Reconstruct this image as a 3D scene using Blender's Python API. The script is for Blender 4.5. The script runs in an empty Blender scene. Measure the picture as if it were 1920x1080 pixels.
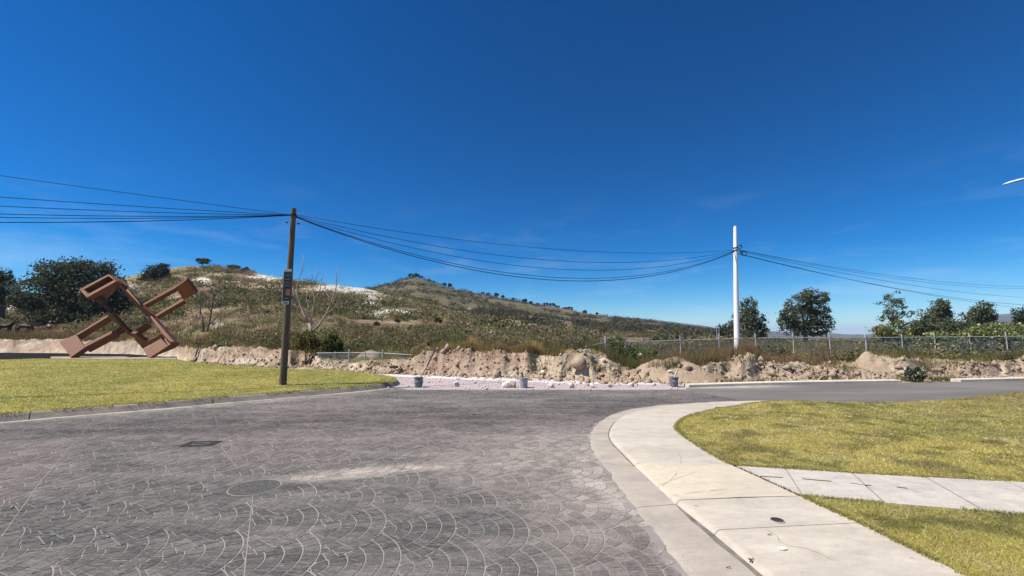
import bpy, bmesh, math, random
import numpy as np
from mathutils import Vector, Matrix
from mathutils.geometry import delaunay_2d_cdt

# ---------------------------------------------------------------- camera, sky, sun, exposure
scene = bpy.context.scene
COL = scene.collection
rng = np.random.default_rng(11)
random.seed(5)
R_ = math.radians
CAMZ, PITCH, FPX = 1.7, R_(6.56), 800.0
CP, SP = math.cos(PITCH), math.sin(PITCH)

cam_d = bpy.data.cameras.new('camera')
cam = bpy.data.objects.new('camera', cam_d)
COL.objects.link(cam)
cam.location = (0, 0, CAMZ)
cam.rotation_euler = (math.pi / 2 + PITCH, 0, 0)
cam_d.sensor_width = 36.0
cam_d.lens = 36.0 * FPX / 1920.0
cam_d.clip_start = 0.05
cam_d.clip_end = 20000
scene.camera = cam

SUN_EL = R_(56)
SUN_TO = Vector((-0.978 * math.cos(SUN_EL), -0.21 * math.cos(SUN_EL), math.sin(SUN_EL))).normalized()
world = bpy.data.worlds.new('World')
scene.world = world
world.use_nodes = True
wn, wl = world.node_tree.nodes, world.node_tree.links
wn.clear()
w_out = wn.new('ShaderNodeOutputWorld')
w_bg = wn.new('ShaderNodeBackground')
w_bg.inputs['Strength'].default_value = 0.075
sky = wn.new('ShaderNodeTexSky')
sky.sky_type = 'NISHITA'
sky.sun_disc = False
sky.sun_elevation = SUN_EL
sky.sun_rotation = math.atan2(SUN_TO.x, SUN_TO.y)
sky.altitude = 1500
sky.air_density = 1.0
sky.dust_density = 0.25
sky.ozone_density = 4.0
hsv = wn.new('ShaderNodeHueSaturation')
hsv.inputs['Saturation'].default_value = 1.52
hsv.inputs['Hue'].default_value = 0.494
wl.new(sky.outputs['Color'], hsv.inputs['Color'])
# faint streaks of cirrus low over the hills
tc = wn.new('ShaderNodeTexCoord')
mp = wn.new('ShaderNodeMapping')
mp.inputs['Scale'].default_value = (2.2, 2.2, 9.0)
mp.inputs['Rotation'].default_value = (0, R_(6), 0)
wl.new(tc.outputs['Generated'], mp.inputs['Vector'])
nz = wn.new('ShaderNodeTexNoise')
nz.inputs['Scale'].default_value = 2.3
nz.inputs['Detail'].default_value = 7
nz.inputs['Roughness'].default_value = 0.62
wl.new(mp.outputs['Vector'], nz.inputs['Vector'])
mr = wn.new('ShaderNodeMapRange')
mr.inputs['From Min'].default_value = 0.52
mr.inputs['From Max'].default_value = 0.85
wl.new(nz.outputs['Fac'], mr.inputs['Value'])
sx = wn.new('ShaderNodeSeparateXYZ')
wl.new(tc.outputs['Generated'], sx.inputs['Vector'])
mz = wn.new('ShaderNodeMapRange')
mz.inputs['From Min'].default_value = 0.32
mz.inputs['From Max'].default_value = 0.05
wl.new(sx.outputs['Z'], mz.inputs['Value'])
mul = wn.new('ShaderNodeMath'); mul.operation = 'MULTIPLY'
wl.new(mr.outputs['Result'], mul.inputs[0]); wl.new(mz.outputs['Result'], mul.inputs[1])
mul2 = wn.new('ShaderNodeMath'); mul2.operation = 'MULTIPLY'; mul2.inputs[1].default_value = 0.32
wl.new(mul.outputs[0], mul2.inputs[0])
cmix = wn.new('ShaderNodeMix'); cmix.data_type = 'RGBA'
wl.new(mul2.outputs[0], cmix.inputs['Factor'])
pre = wn.new('ShaderNodeVectorMath'); pre.operation = 'SCALE'; pre.inputs['Scale'].default_value = 0.16
gam = wn.new('ShaderNodeGamma'); gam.inputs['Gamma'].default_value = 1.28
post = wn.new('ShaderNodeVectorMath'); post.operation = 'SCALE'; post.inputs['Scale'].default_value = 1 / 0.16
wl.new(hsv.outputs['Color'], pre.inputs[0]); wl.new(pre.outputs[0], gam.inputs['Color']); wl.new(gam.outputs['Color'], post.inputs[0])
wl.new(post.outputs[0], cmix.inputs[6])
cmix.inputs[7].default_value = (7.5, 8.2, 9.0, 1)
wl.new(cmix.outputs[2], w_bg.inputs['Color'])
wl.new(w_bg.outputs['Background'], w_out.inputs['Surface'])

sun_d = bpy.data.lights.new('sun', 'SUN')
sun_d.energy = 4.8
sun_d.angle = R_(0.53)
sun_d.color = (1.0, 0.955, 0.89)
sun = bpy.data.objects.new('sun', sun_d)
COL.objects.link(sun)
sun.rotation_euler = SUN_TO.to_track_quat('Z', 'Y').to_euler()
sun.location = (-30, -12, 50)

scene.view_settings.view_transform = 'Standard'
scene.view_settings.look = 'None'
scene.view_settings.exposure = 0.7
scene.view_settings.gamma = 1.0
scene.view_settings.use_curve_mapping = False

# ---------------------------------------------------------------- helpers
def ray(px, py):
    u, v = (px - 960) / FPX, (540 - py) / FPX
    return u, CP - v * SP, SP + v * CP

def P(px, py, z=0.0):
    """point where the sight line of a photo pixel meets the level z"""
    u, d, e = ray(px, py)
    t = (z - CAMZ) / e
    return Vector((u * t, d * t, z))

def W(px, py, Y):
    u, d, e = ray(px, py)
    t = Y / d
    return Vector((u * t, Y, CAMZ + e * t))

def hsh(ix, iy, s):
    n = (ix.astype(np.int64) * 374761393 + iy.astype(np.int64) * 668265263 + s * 1442695041) & 0xFFFFFFFF
    n = ((n ^ (n >> 13)) * 1274126177) & 0xFFFFFFFF
    n = n ^ (n >> 16)
    return (n & 0xFFFF) / 65535.0

def vnoise(x, y, s=0):
    x = np.asarray(x, float); y = np.asarray(y, float)
    ix, iy = np.floor(x), np.floor(y)
    fx, fy = x - ix, y - iy
    fx = fx * fx * (3 - 2 * fx); fy = fy * fy * (3 - 2 * fy)
    ix = ix.astype(np.int64); iy = iy.astype(np.int64)
    a, b = hsh(ix, iy, s), hsh(ix + 1, iy, s)
    c, d = hsh(ix, iy + 1, s), hsh(ix + 1, iy + 1, s)
    return (a + (b - a) * fx) * (1 - fy) + (c + (d - c) * fx) * fy

def fbm(x, y, oct=4, s=0, g=0.5):
    x = np.asarray(x, float); y = np.asarray(y, float)
    v, a, t = 0, 1.0, 0
    for i in range(oct):
        v = v + a * vnoise(x, y, s + i * 17); t += a
        x = x * 2.03 + 3.1; y = y * 2.03 + 1.7; a *= g
    return v / t

def sstep(a, b, x):
    t = np.clip((np.asarray(x, float) - a) / (b - a), 0, 1)
    return t * t * (3 - 2 * t)

def tag(o, label=None, cat=None, group=None, kind=None):
    if label: o['label'] = label
    if cat: o['category'] = cat
    if group: o['group'] = group
    if kind: o['kind'] = kind
    return o

def empty(name, loc=(0, 0, 0), rz=0.0):
    o = bpy.data.objects.new(name, None)
    COL.objects.link(o)
    o.location = loc
    o.rotation_euler = (0, 0, rz)
    o.empty_display_size = 0.2
    return o

def link(name, me, mat=None, parent=None):
    o = bpy.data.objects.new(name, me)
    COL.objects.link(o)
    if mat is not None and not me.materials: me.materials.append(mat)
    if parent is not None: o.parent = parent
    return o

def pymesh(name, V, F, mat=None, parent=None, smooth=False, fix=True):
    me = bpy.data.meshes.new(name)
    me.from_pydata([tuple(v) for v in V], [], [tuple(f) for f in F])
    if fix:
        bm = bmesh.new(); bm.from_mesh(me)
        bmesh.ops.recalc_face_normals(bm, faces=bm.faces)
        bm.to_mesh(me); bm.free()
    if smooth: me.polygons.foreach_set('use_smooth', [True] * len(me.polygons))
    me.update()
    return link(name, me, mat, parent)

def npmesh(name, V, F, mat=None, parent=None, col=None, smooth=False, uvcol='col'):
    """V (n,3), F (m,k) arrays; col (n,3) linear colours per point"""
    me = bpy.data.meshes.new(name)
    V = np.ascontiguousarray(V, dtype=np.float32); F = np.ascontiguousarray(F, dtype=np.int32)
    k = F.shape[1]
    me.vertices.add(len(V)); me.vertices.foreach_set('co', V.ravel())
    me.loops.add(F.size); me.loops.foreach_set('vertex_index', F.ravel())
    me.polygons.add(len(F)); me.polygons.foreach_set('loop_start', np.arange(0, F.size, k, dtype=np.int32))
    if smooth: me.polygons.foreach_set('use_smooth', np.ones(len(F), dtype=bool))
    if col is not None:
        a = me.attributes.new(uvcol, 'FLOAT_COLOR', 'POINT')
        c = np.ones((len(V), 4), dtype=np.float32); c[:, :3] = col
        a.data.foreach_set('color', c.ravel())
    me.update(calc_edges=True)
    me.validate()
    return link(name, me, mat, parent)

class MB:
    def __init__(s): s.V = []; s.F = []
    def add(s, V, F):
        b = len(s.V)
        s.V += [tuple(v) for v in V]; s.F += [tuple(i + b for i in f) for f in F]
        return s
    def box(s, c, d, M=None):
        x, y, z = d[0] / 2, d[1] / 2, d[2] / 2
        V = [Vector((a * x, b * y, e * z)) for e in (-1, 1) for (a, b) in ((-1, -1), (1, -1), (1, 1), (-1, 1))]
        if M is not None: V = [M @ v for v in V]
        return s.add([v + Vector(c) for v in V], [(0, 3, 2, 1), (4, 5, 6, 7), (0, 1, 5, 4), (1, 2, 6, 5), (2, 3, 7, 6), (3, 0, 4, 7)])
    def prism(s, bot, top):
        n = len(bot)
        return s.add(list(bot) + list(top), [tuple(range(n))[::-1], tuple(range(n, 2 * n))] + [(i, (i + 1) % n, n + (i + 1) % n, n + i) for i in range(n)])
    def tube(s, pts, rad, n=7, cap=True):
        pts = [Vector(p) for p in pts]
        if not hasattr(rad, '__len__'): rad = [rad] * len(pts)
        V = []; F = []
        ref = None
        for i, p in enumerate(pts):
            t = (pts[min(i + 1, len(pts) - 1)] - pts[max(i - 1, 0)])
            t = t.normalized() if t.length > 1e-9 else Vector((0, 0, 1))
            if ref is None: ref = Vector((1, 0, 0)) if abs(t.x) < 0.8 else Vector((0, 1, 0))
            a = (ref - t * ref.dot(t)).normalized(); b = t.cross(a); ref = a
            for k in range(n):
                an = 2 * math.pi * k / n
                V.append(p + (a * math.cos(an) + b * math.sin(an)) * rad[i])
        for i in range(len(pts) - 1):
            for k in range(n):
                F.append((i * n + k, i * n + (k + 1) % n, (i + 1) * n + (k + 1) % n, (i + 1) * n + k))
        if cap:
            F.append(tuple(range(n))[::-1]); F.append(tuple(range((len(pts) - 1) * n, len(pts) * n)))
        return s.add(V, F)
    def lathe(s, c, prof, n=20):
        c = Vector(c); V = []; F = []
        for (r, z) in prof:
            for k in range(n):
                a = 2 * math.pi * k / n
                V.append(c + Vector((r * math.cos(a), r * math.sin(a), z)))
        m = len(prof)
        for i in range(m - 1):
            for k in range(n):
                F.append((i * n + k, i * n + (k + 1) % n, (i + 1) * n + (k + 1) % n, (i + 1) * n + k))
        F.append(tuple(range(n))[::-1]); F.append(tuple(range((m - 1) * n, m * n)))
        return s.add(V, F)
    def build(s, name, mat, parent=None, smooth=False):
        return pymesh(name, s.V, s.F, mat, parent, smooth)

def smooth_by_angle(o, deg=40):
    me = o.data
    me.polygons.foreach_set('use_smooth', [True] * len(me.polygons))
    bm = bmesh.new(); bm.from_mesh(me)
    for e in bm.edges:
        if len(e.link_faces) == 2 and e.calc_face_angle(0) > R_(deg): e.smooth = False
    bm.to_mesh(me); bm.free()
    return o

def inpoly(x, y, poly):
    x = np.asarray(x); y = np.asarray(y)
    r = np.zeros(x.shape, bool)
    n = len(poly)
    for i in range(n):
        x1, y1 = poly[i][0], poly[i][1]; x2, y2 = poly[(i + 1) % n][0], poly[(i + 1) % n][1]
        if y1 == y2: continue
        c = ((y1 > y) != (y2 > y)) & (x < (x2 - x1) * (y - y1) / (y2 - y1) + x1)
        r ^= c
    return r

def sheet(name, poly, zf, mat, parent=None, step=None, skirt=None, smooth=True):
    """a surface filling the outline poly (world x,y), its height from zf(x,y), with an optional skirt down to a level"""
    pts = []
    for i in range(len(poly)):
        a = Vector(poly[i][:2]); b = Vector(poly[(i + 1) % len(poly)][:2])
        m = max(1, int((b - a).length / step)) if step else 1
        for k in range(m): pts.append(a + (b - a) * (k / m))
    nb = len(pts)
    if step:
        xs = [p.x for p in pts]; ys = [p.y for p in pts]
        gx = np.arange(min(xs), max(xs), step); gy = np.arange(min(ys), max(ys), step)
        X, Y = np.meshgrid(gx, gy); X = X.ravel() + rng.uniform(-.2, .2, X.size) * step; Y = Y.ravel() + rng.uniform(-.2, .2, Y.size) * step
        ok = inpoly(X, Y, [(p.x, p.y) for p in pts])
        inner = [Vector((a, b)) for a, b in zip(X[ok], Y[ok])]
    else: inner = []
    vs, es, fs, *_ = delaunay_2d_cdt(pts + inner, [(i, (i + 1) % nb) for i in range(nb)], [list(range(nb))], 1, 1e-5)
    A = np.array([(v.x, v.y) for v in vs])
    Z = zf(A[:, 0], A[:, 1]) if callable(zf) else np.full(len(A), zf)
    V = [(a, b, c) for (a, b), c in zip(A, Z)]
    F = []
    for f in fs:
        a, b, c = [A[i] for i in f[:3]]
        F.append(tuple(f) if (b[0]-a[0])*(c[1]-a[1])-(b[1]-a[1])*(c[0]-a[0]) > 0 else tuple(f[::-1]))
    if skirt is not None:
        key = {(round(x, 4), round(y, 4)): i for i, (x, y) in enumerate(A)}
        ids = [key.get((round(p.x, 4), round(p.y, 4))) for p in pts]
        ids = [i for i in ids if i is not None]
        base = len(V)
        V += [(V[i][0], V[i][1], skirt) for i in ids]
        n = len(ids)
        area = sum(A[ids[i]][0] * A[ids[(i+1) % n]][1] - A[ids[(i+1) % n]][0] * A[ids[i]][1] for i in range(n))
        for i in range(n):
            q = (ids[i], base + i, base + (i + 1) % n, ids[(i + 1) % n])
            F.append(q if area > 0 else q[::-1])
    me = bpy.data.meshes.new(name)
    me.from_pydata(V, [], F)
    if smooth: me.polygons.foreach_set('use_smooth', [True] * len(me.polygons))
    me.update()
    return link(name, me, mat, parent)

# ---------------------------------------------------------------- materials
class NT:
    def __init__(s, name):
        s.m = bpy.data.materials.new(name); s.m.use_nodes = True
        s.t = s.m.node_tree; s.n = s.t.nodes; s.l = s.t.links
        s.n.clear()
        s.out = s.n.new('ShaderNodeOutputMaterial'); s.b = s.n.new('ShaderNodeBsdfPrincipled')
        s.l.new(s.b.outputs[0], s.out.inputs['Surface'])
        s.pos = s.n.new('ShaderNodeNewGeometry').outputs['Position']
        s.obj = s.n.new('ShaderNodeTexCoord').outputs['Object']
    def noise(s, scale, detail=4, rough=0.55, vec=None, stretch=None, dist=0.0):
        v = vec or s.pos
        if stretch is not None:
            mp = s.n.new('ShaderNodeMapping'); mp.inputs['Scale'].default_value = stretch
            s.l.new(v, mp.inputs['Vector']); v = mp.outputs[0]
        n = s.n.new('ShaderNodeTexNoise')
        n.inputs['Scale'].default_value = scale; n.inputs['Detail'].default_value = detail
        n.inputs['Roughness'].default_value = rough; n.inputs['Distortion'].default_value = dist
        s.l.new(v, n.inputs['Vector'])
        return n.outputs['Fac']
    def rng(s, v, a, b, c=0.0, d=1.0, smooth=False):
        m = s.n.new('ShaderNodeMapRange')
        if smooth: m.interpolation_type = 'SMOOTHSTEP'
        s.l.new(v, m.inputs['Value'])
        for k, x in zip(('From Min', 'From Max', 'To Min', 'To Max'), (a, b, c, d)): m.inputs[k].default_value = x
        return m.outputs['Result']
    def math(s, op, a, b=None):
        m = s.n.new('ShaderNodeMath'); m.operation = op
        for i, x in enumerate((a, b)):
            if x is None: continue
            if isinstance(x, (int, float)): m.inputs[i].default_value = x
            else: s.l.new(x, m.inputs[i])
        return m.outputs[0]
    def mix(s, f, a, b, mode='MIX'):
        m = s.n.new('ShaderNodeMix'); m.data_type = 'RGBA'; m.blend_type = mode
        for k, x in ((0, f), (6, a), (7, b)):
            if isinstance(x, (int, float)): m.inputs[k].default_value = x
            elif isinstance(x, tuple): m.inputs[k].default_value = (*x, 1)
            else: s.l.new(x, m.inputs[k])
        return m.outputs[2]
    def attr(s, name):
        a = s.n.new('ShaderNodeAttribute'); a.attribute_name = name
        return a.outputs['Color'], a.outputs['Fac']
    def ellipse(s, c, ang, a, b, soft=0.0):
        """1 inside an ellipse on the ground (centre, angle, half axes), 0 outside"""
        mp = s.n.new('ShaderNodeMapping'); mp.vector_type = 'TEXTURE'
        mp.inputs['Location'].default_value = (c[0], c[1], 0); mp.inputs['Rotation'].default_value = (0, 0, ang)
        mp.inputs['Scale'].default_value = (a, b, 1e3)
        s.l.new(s.pos, mp.inputs['Vector'])
        ln = s.n.new('ShaderNodeVectorMath'); ln.operation = 'LENGTH'
        s.l.new(mp.outputs[0], ln.inputs[0])
        return s.rng(ln.outputs['Value'], 1.0, soft, 0, 1, True)
    def bump(s, h, dist=0.01, strength=1.0):
        b = s.n.new('ShaderNodeBump'); b.inputs['Distance'].default_value = dist; b.inputs['Strength'].default_value = strength
        s.l.new(h, b.inputs['Height']); s.l.new(b.outputs[0], s.b.inputs['Normal'])
    def done(s, colr, rough=0.8, spec=0.3, metal=0.0):
        if isinstance(colr, tuple): s.b.inputs['Base Color'].default_value = (*colr, 1)
        else: s.l.new(colr, s.b.inputs['Base Color'])
        if isinstance(rough, (int, float)): s.b.inputs['Roughness'].default_value = rough
        else: s.l.new(rough, s.b.inputs['Roughness'])
        s.b.inputs['Specular IOR Level'].default_value = spec
        s.b.inputs['Metallic'].default_value = metal
        return s.m

def two(name, c1, c2, scale=3.0, rough=0.85, spec=0.25, bump=0.0, bscale=30.0, lo=0.35, hi=0.65, obj=True, metal=0.0, stretch=None):
    t = NT(name); v = t.obj if obj else t.pos
    f = t.rng(t.noise(scale, 5, 0.6, v, stretch), lo, hi)
    if bump: t.bump(t.noise(bscale, 5, 0.6, v, stretch), bump)
    return t.done(t.mix(f, c1, c2), rough, spec, metal)

def veg_mat(name, trans=0.25, rough=0.6):
    t = NT(name)
    c, _ = t.attr('col')
    tr = t.n.new('ShaderNodeBsdfTranslucent'); mx = t.n.new('ShaderNodeMixShader'); mx.inputs[0].default_value = trans
    t.l.new(c, tr.inputs['Color'])
    t.done(c, rough, 0.2)
    t.l.new(t.b.outputs[0], mx.inputs[1]); t.l.new(tr.outputs[0], mx.inputs[2]); t.l.new(mx.outputs[0], t.out.inputs['Surface'])
    return t.m

M = {}
M['leaf'] = veg_mat('leaf', 0.36, 0.7)
M['grass'] = veg_mat('grass', 0.42, 0.6)
M['bark'] = two('bark', (0.09, 0.07, 0.055), (0.16, 0.13, 0.10), 6, bump=0.02, bscale=25)
M['pale_bark'] = two('pale_bark', (0.42, 0.36, 0.29), (0.26, 0.21, 0.16), 4)
M['grey_bark'] = two('grey_bark', (0.17, 0.14, 0.11), (0.09, 0.075, 0.06), 4)

def ground_mat(name, grain, rough=0.95, bump=0.05, bs=6.0, c_amt=0.35):
    """albedo from the mesh attribute, broken up by two scales of noise"""
    t = NT(name)
    c, _ = t.attr('col')
    n1 = t.rng(t.noise(grain, 6, 0.65), 0.3, 0.7, 1 - c_amt, 1 + c_amt)
    n2 = t.rng(t.noise(grain * 6, 4, 0.6), 0.3, 0.7, 1 - c_amt * .7, 1 + c_amt * .7)
    v = t.math('MULTIPLY', n1, n2)
    cc = t.n.new('ShaderNodeCombineColor')
    for k in range(3): t.l.new(v, cc.inputs[k])
    t.bump(t.noise(bs, 7, 0.68), bump)
    return t.done(t.mix(1.0, c, cc.outputs[0], 'MULTIPLY'), rough, 0.1)

M['dirt'] = ground_mat('dirt', 1.3, bump=0.10, bs=3.5, c_amt=0.22)
M['hill'] = ground_mat('hill', 0.35, bump=0.5, bs=0.9, c_amt=0.4)
M['farhill'] = ground_mat('farhill', 0.03, bump=4.0, bs=0.05, c_amt=0.35)

def road_colour(t, c_grey, c_pink, dustc, joints=False):
    """shared wear of the stamped road: pink and grey pigment patches, dusty sweeps, dark tyre lane"""
    f = t.rng(t.noise(0.33, 3, 0.5), 0.44, 0.58)
    # the pigment is pinker to the right and far, greyer in the near left
    pinkR = t.ellipse((1.9, 2.6), 0.3, 2.6, 1.6)
    f2 = t.ellipse((-1.5, 8.2), 0.15, 9.0, 3.2, 0.2)
    greyL = t.ellipse((-2.6, 3.9), 0.1, 4.6, 2.2, 0.3)
    f = t.math('MULTIPLY', f, t.math('SUBTRACT', 1.0, greyL))
    f = t.math('MINIMUM', t.math('ADD', f, t.math('MAXIMUM', pinkR, t.math('MULTIPLY', f2, 0.6))), 1.0)
    base = t.mix(f, c_grey, c_pink)
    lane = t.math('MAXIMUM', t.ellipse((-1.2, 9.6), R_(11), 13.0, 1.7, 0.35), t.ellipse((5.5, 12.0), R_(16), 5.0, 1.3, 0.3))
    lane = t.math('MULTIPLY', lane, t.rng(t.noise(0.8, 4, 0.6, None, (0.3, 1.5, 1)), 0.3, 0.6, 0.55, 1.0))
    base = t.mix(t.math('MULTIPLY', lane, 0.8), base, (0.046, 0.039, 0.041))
    d1 = t.ellipse((-1.75, 5.65), R_(17), 1.85, 0.33, 0.2)
    d2 = t.ellipse((1.3, 5.9), R_(75), 3.0, 1.2, 0.2)
    d3 = t.ellipse((1.6, 15.0), R_(2), 8.5, 1.2, 0.3)
    d4 = t.ellipse((0.7, 6.6), R_(25), 3.4, 1.9, 0.1)
    d5 = t.ellipse((-7.2, 11.3), R_(40), 6.6, 0.75, 0.2)
    dd = t.math('MAXIMUM', t.math('MAXIMUM', d1, t.math('MULTIPLY', d2, 0.8)), t.math('MAXIMUM', t.math('MULTIPLY', d3, 0.75), t.math('MAXIMUM', t.math('MULTIPLY', d4, 0.55), t.math('MULTIPLY', d5, 0.45))))
    dd = t.math('MULTIPLY', dd, t.rng(t.noise(5, 6, 0.7, None, (0.5, 1.4, 1)), 0.25, 0.6, 0.35, 1.0))
    d6 = t.math('MAXIMUM', t.ellipse((1.25, 4.6), R_(112), 2.2, 0.42, 0.3), t.ellipse((1.35, 3.2), R_(100), 1.2, 0.22, 0.2))
    dd = t.math('MAXIMUM', dd, t.math('MULTIPLY', d6, 0.9))
    film = t.rng(t.noise(1.6, 6, 0.7, None, (0.45, 1.3, 1)), 0.42, 0.72, 0, 0.34)
    dd = t.math('MINIMUM', t.math('ADD', dd, film), 1.0)
    return t.mix(dd, base, dustc)

def mk_cobble():
    t = NT('cobble')
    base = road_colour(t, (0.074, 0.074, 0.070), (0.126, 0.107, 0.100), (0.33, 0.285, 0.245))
    _, a = t.attr('rnd')
    oi = t.n.new('ShaderNodeObjectInfo').outputs['Random']
    r = t.math('FRACT', t.math('ADD', a, oi))
    g = t.math('MULTIPLY', t.rng(r, 0, 1, 0.78, 1.2), t.rng(t.noise(38, 5, 0.7), 0.3, 0.7, 0.65, 1.35))
    cc = t.n.new('ShaderNodeCombineColor')
    for k in range(3): t.l.new(g, cc.inputs[k])
    t.bump(t.noise(55, 6, 0.7), 0.006)
    dust = t.math('MAXIMUM', t.rng(t.noise(14, 6, 0.75, None, (0.5, 1.6, 1), 0.6), 0.5, 0.78, 0, 0.42), t.rng(t.noise(30, 5, 0.7, None, (0.28, 1.7, 1), 1.2), 0.54, 0.64, 0, 0.75))
    return t.done(t.mix(dust, t.mix(1.0, base, cc.outputs[0], 'MULTIPLY'), (0.26, 0.228, 0.20)), 0.92, 0.08)
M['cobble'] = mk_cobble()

def mk_joint():
    t = NT('road_joint')
    d = t.rng(t.noise(0.7, 4, 0.6), 0.35, 0.65)
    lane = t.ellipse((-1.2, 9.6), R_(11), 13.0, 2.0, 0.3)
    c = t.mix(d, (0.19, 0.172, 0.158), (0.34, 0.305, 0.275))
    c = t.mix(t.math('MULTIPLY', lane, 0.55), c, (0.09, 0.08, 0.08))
    f = t.rng(t.noise(30, 5, 0.7), 0.3, 0.7)
    c = t.mix(t.math('MULTIPLY', f, 0.4), c, (0.15, 0.135, 0.125))
    return t.done(c, 0.95, 0.1)
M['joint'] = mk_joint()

def mk_concrete(name, c1, c2, stain, s=0.9, streak=(1, 1, 1), amt=0.5):
    t = NT(name)
    f = t.rng(t.noise(s, 6, 0.62, None, streak), 0.35, 0.65)
    c = t.mix(f, c1, c2)
    st = t.rng(t.noise(s * 3.1, 7, 0.72), 0.55, 0.75)
    c = t.mix(t.math('MULTIPLY', st, amt), c, stain)
    mott = t.rng(t.noise(7, 9, 0.78, None, (0.7, 1.5, 1)), 0.40, 0.66)
    c = t.mix(t.math('MULTIPLY', mott, 0.38), c, stain)
    spots = t.rng(t.noise(26, 3, 0.6), 0.66, 0.74)
    c = t.mix(t.math('MULTIPLY', spots, 0.6), c, tuple(x * .55 for x in stain))
    fine = t.rng(t.noise(70, 4, 0.7), 0.35, 0.65)
    c = t.mix(t.math('MULTIPLY', fine, 0.18), c, stain)
    t.bump(t.noise(60, 5, 0.65), 0.004)
    return t.done(c, 0.88, 0.2)
M['walk'] = mk_concrete('walk', (0.50, 0.442, 0.36), (0.38, 0.338, 0.28), (0.255, 0.225, 0.185), 0.9, (0.6, 2.0, 1), 0.65)
M['ramp'] = mk_concrete('ramp', (0.55, 0.48, 0.365), (0.43, 0.375, 0.29), (0.30, 0.255, 0.195), 0.9, (0.5, 2.0, 1))
M['gutter'] = mk_concrete('gutter', (0.42, 0.365, 0.30), (0.31, 0.27, 0.225), (0.215, 0.187, 0.16), 1.4, (1, 1.5, 1))
M['path'] = mk_concrete('path', (0.54, 0.49, 0.425), (0.42, 0.385, 0.34), (0.19, 0.165, 0.135), 1.6)
M['kerb'] = mk_concrete('kerb', (0.46, 0.385, 0.29), (0.27, 0.225, 0.175), (0.11, 0.095, 0.075), 1.5, (1, 1, 4), 0.85)
M['farkerb'] = mk_concrete('farkerb', (0.62, 0.57, 0.48), (0.50, 0.45, 0.37), (0.34, 0.29, 0.22), 1.2)
M['pink'] = mk_concrete('pink', (0.36, 0.285, 0.285), (0.29, 0.225, 0.225), (0.45, 0.40, 0.38), 0.7, (0.4, 1.6, 1))
M['apron'] = mk_concrete('apron', (0.60, 0.575, 0.575), (0.50, 0.475, 0.48), (0.38, 0.34, 0.33), 0.8, (0.3, 1.8, 1))

def mk_asphalt(name, c, d):
    t = NT(name)
    f = t.rng(t.noise(0.6, 5, 0.6, None, (0.35, 1.6, 1)), 0.35, 0.65)
    cc = t.mix(f, c, d)
    g = t.rng(t.noise(120, 3, 0.6), 0.3, 0.7)
    cc = t.mix(t.math('MULTIPLY', g, 0.3), cc, (0.2, 0.19, 0.18))
    du = t.math('MULTIPLY', t.ellipse((7.2, 15.1), R_(3), 3.4, .95, .2), t.rng(t.noise(2.2, 5, .65), .3, .6, .35, .95))
    cc = t.mix(du, cc, (0.40, 0.345, 0.285))
    t.bump(t.noise(150, 3), 0.004)
    return t.done(cc, 0.95, 0.06)
M['asphalt'] = mk_asphalt('asphalt', (0.165, 0.15, 0.135), (0.105, 0.096, 0.087))
M['dark_asphalt'] = two('dark_asphalt', (0.016, 0.015, 0.016), (0.026, 0.025, 0.026), 2, rough=1.0, spec=0.0, obj=False)
M['soil'] = two('soil', (0.21, 0.18, 0.055), (0.27, 0.225, 0.075), 1.2, obj=False, bump=0.02)
M['scuff'] = two('scuff', (0.24, 0.21, 0.17), (0.33, 0.285, 0.225), 9, obj=False)
M['seam'] = two('seam', (0.10, 0.085, 0.07), (0.19, 0.165, 0.14), 5, obj=False)
M['dust'] = mk_concrete('dust', (0.46, 0.41, 0.35), (0.26, 0.23, 0.20), (0.15, 0.132, 0.12), 2.2, (1, 1, 1), 0.8)
M['iron'] = two('iron', (0.022, 0.021, 0.02), (0.05, 0.046, 0.042), 12, rough=0.85, spec=0.12, bump=0.004, bscale=80)
M['rust'] = None
t = NT('rust')
f = t.rng(t.noise(0.8, 6, 0.65, t.obj, (1, 1, 0.35)), 0.3, 0.7)
c = t.mix(f, (0.138, 0.055, 0.028), (0.20, 0.083, 0.042))
c = t.mix(t.math('MULTIPLY', t.rng(t.noise(5, 6, 0.7, t.obj), 0.5, 0.75), 0.5), c, (0.17, 0.072, 0.04))
M['rust'] = t.done(c, 0.75, 0.3)
t = NT('pole_wood')
f = t.rng(t.noise(5, 6, 0.65, t.obj, (6, 6, 0.35)), 0.3, 0.7)
c = t.mix(f, (0.20, 0.152, 0.10), (0.085, 0.062, 0.043))
t.bump(t.noise(9, 5, 0.6, t.obj, (8, 8, 0.4)), 0.012)
M['pole_wood'] = t.done(c, 0.9, 0.15)
M['white_pole'] = two('white_pole', (0.78, 0.76, 0.72), (0.70, 0.68, 0.63), 1.5, stretch=(3, 3, 0.5))
M['steel'] = two('steel', (0.42, 0.43, 0.43), (0.30, 0.31, 0.31), 6, rough=0.5, spec=0.5)
M['wire'] = two('wire', (0.018, 0.019, 0.022), (0.03, 0.03, 0.035), 3, rough=0.7)
M['bucket'] = two('bucket', (0.10, 0.12, 0.135), (0.26, 0.27, 0.28), 9, rough=0.6, lo=.45, hi=.7)
M['bucket_pale'] = two('bucket_pale', (0.42, 0.385, 0.41), (0.27, 0.245, 0.28), 9, rough=0.6)
M['mortar'] = two('mortar', (0.45, 0.42, 0.38), (0.35, 0.32, 0.28), 20)
M['pale_wood'] = two('pale_wood', (0.52, 0.43, 0.30), (0.40, 0.31, 0.20), 8, stretch=(4, 4, .5))
M['dark_wood'] = two('dark_wood', (0.055, 0.042, 0.03), (0.09, 0.07, 0.05), 8, stretch=(4, 4, .5))
M['stone'] = two('stone', (0.62, 0.56, 0.46), (0.50, 0.44, 0.35), 5, bump=0.03, bscale=14)
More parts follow.
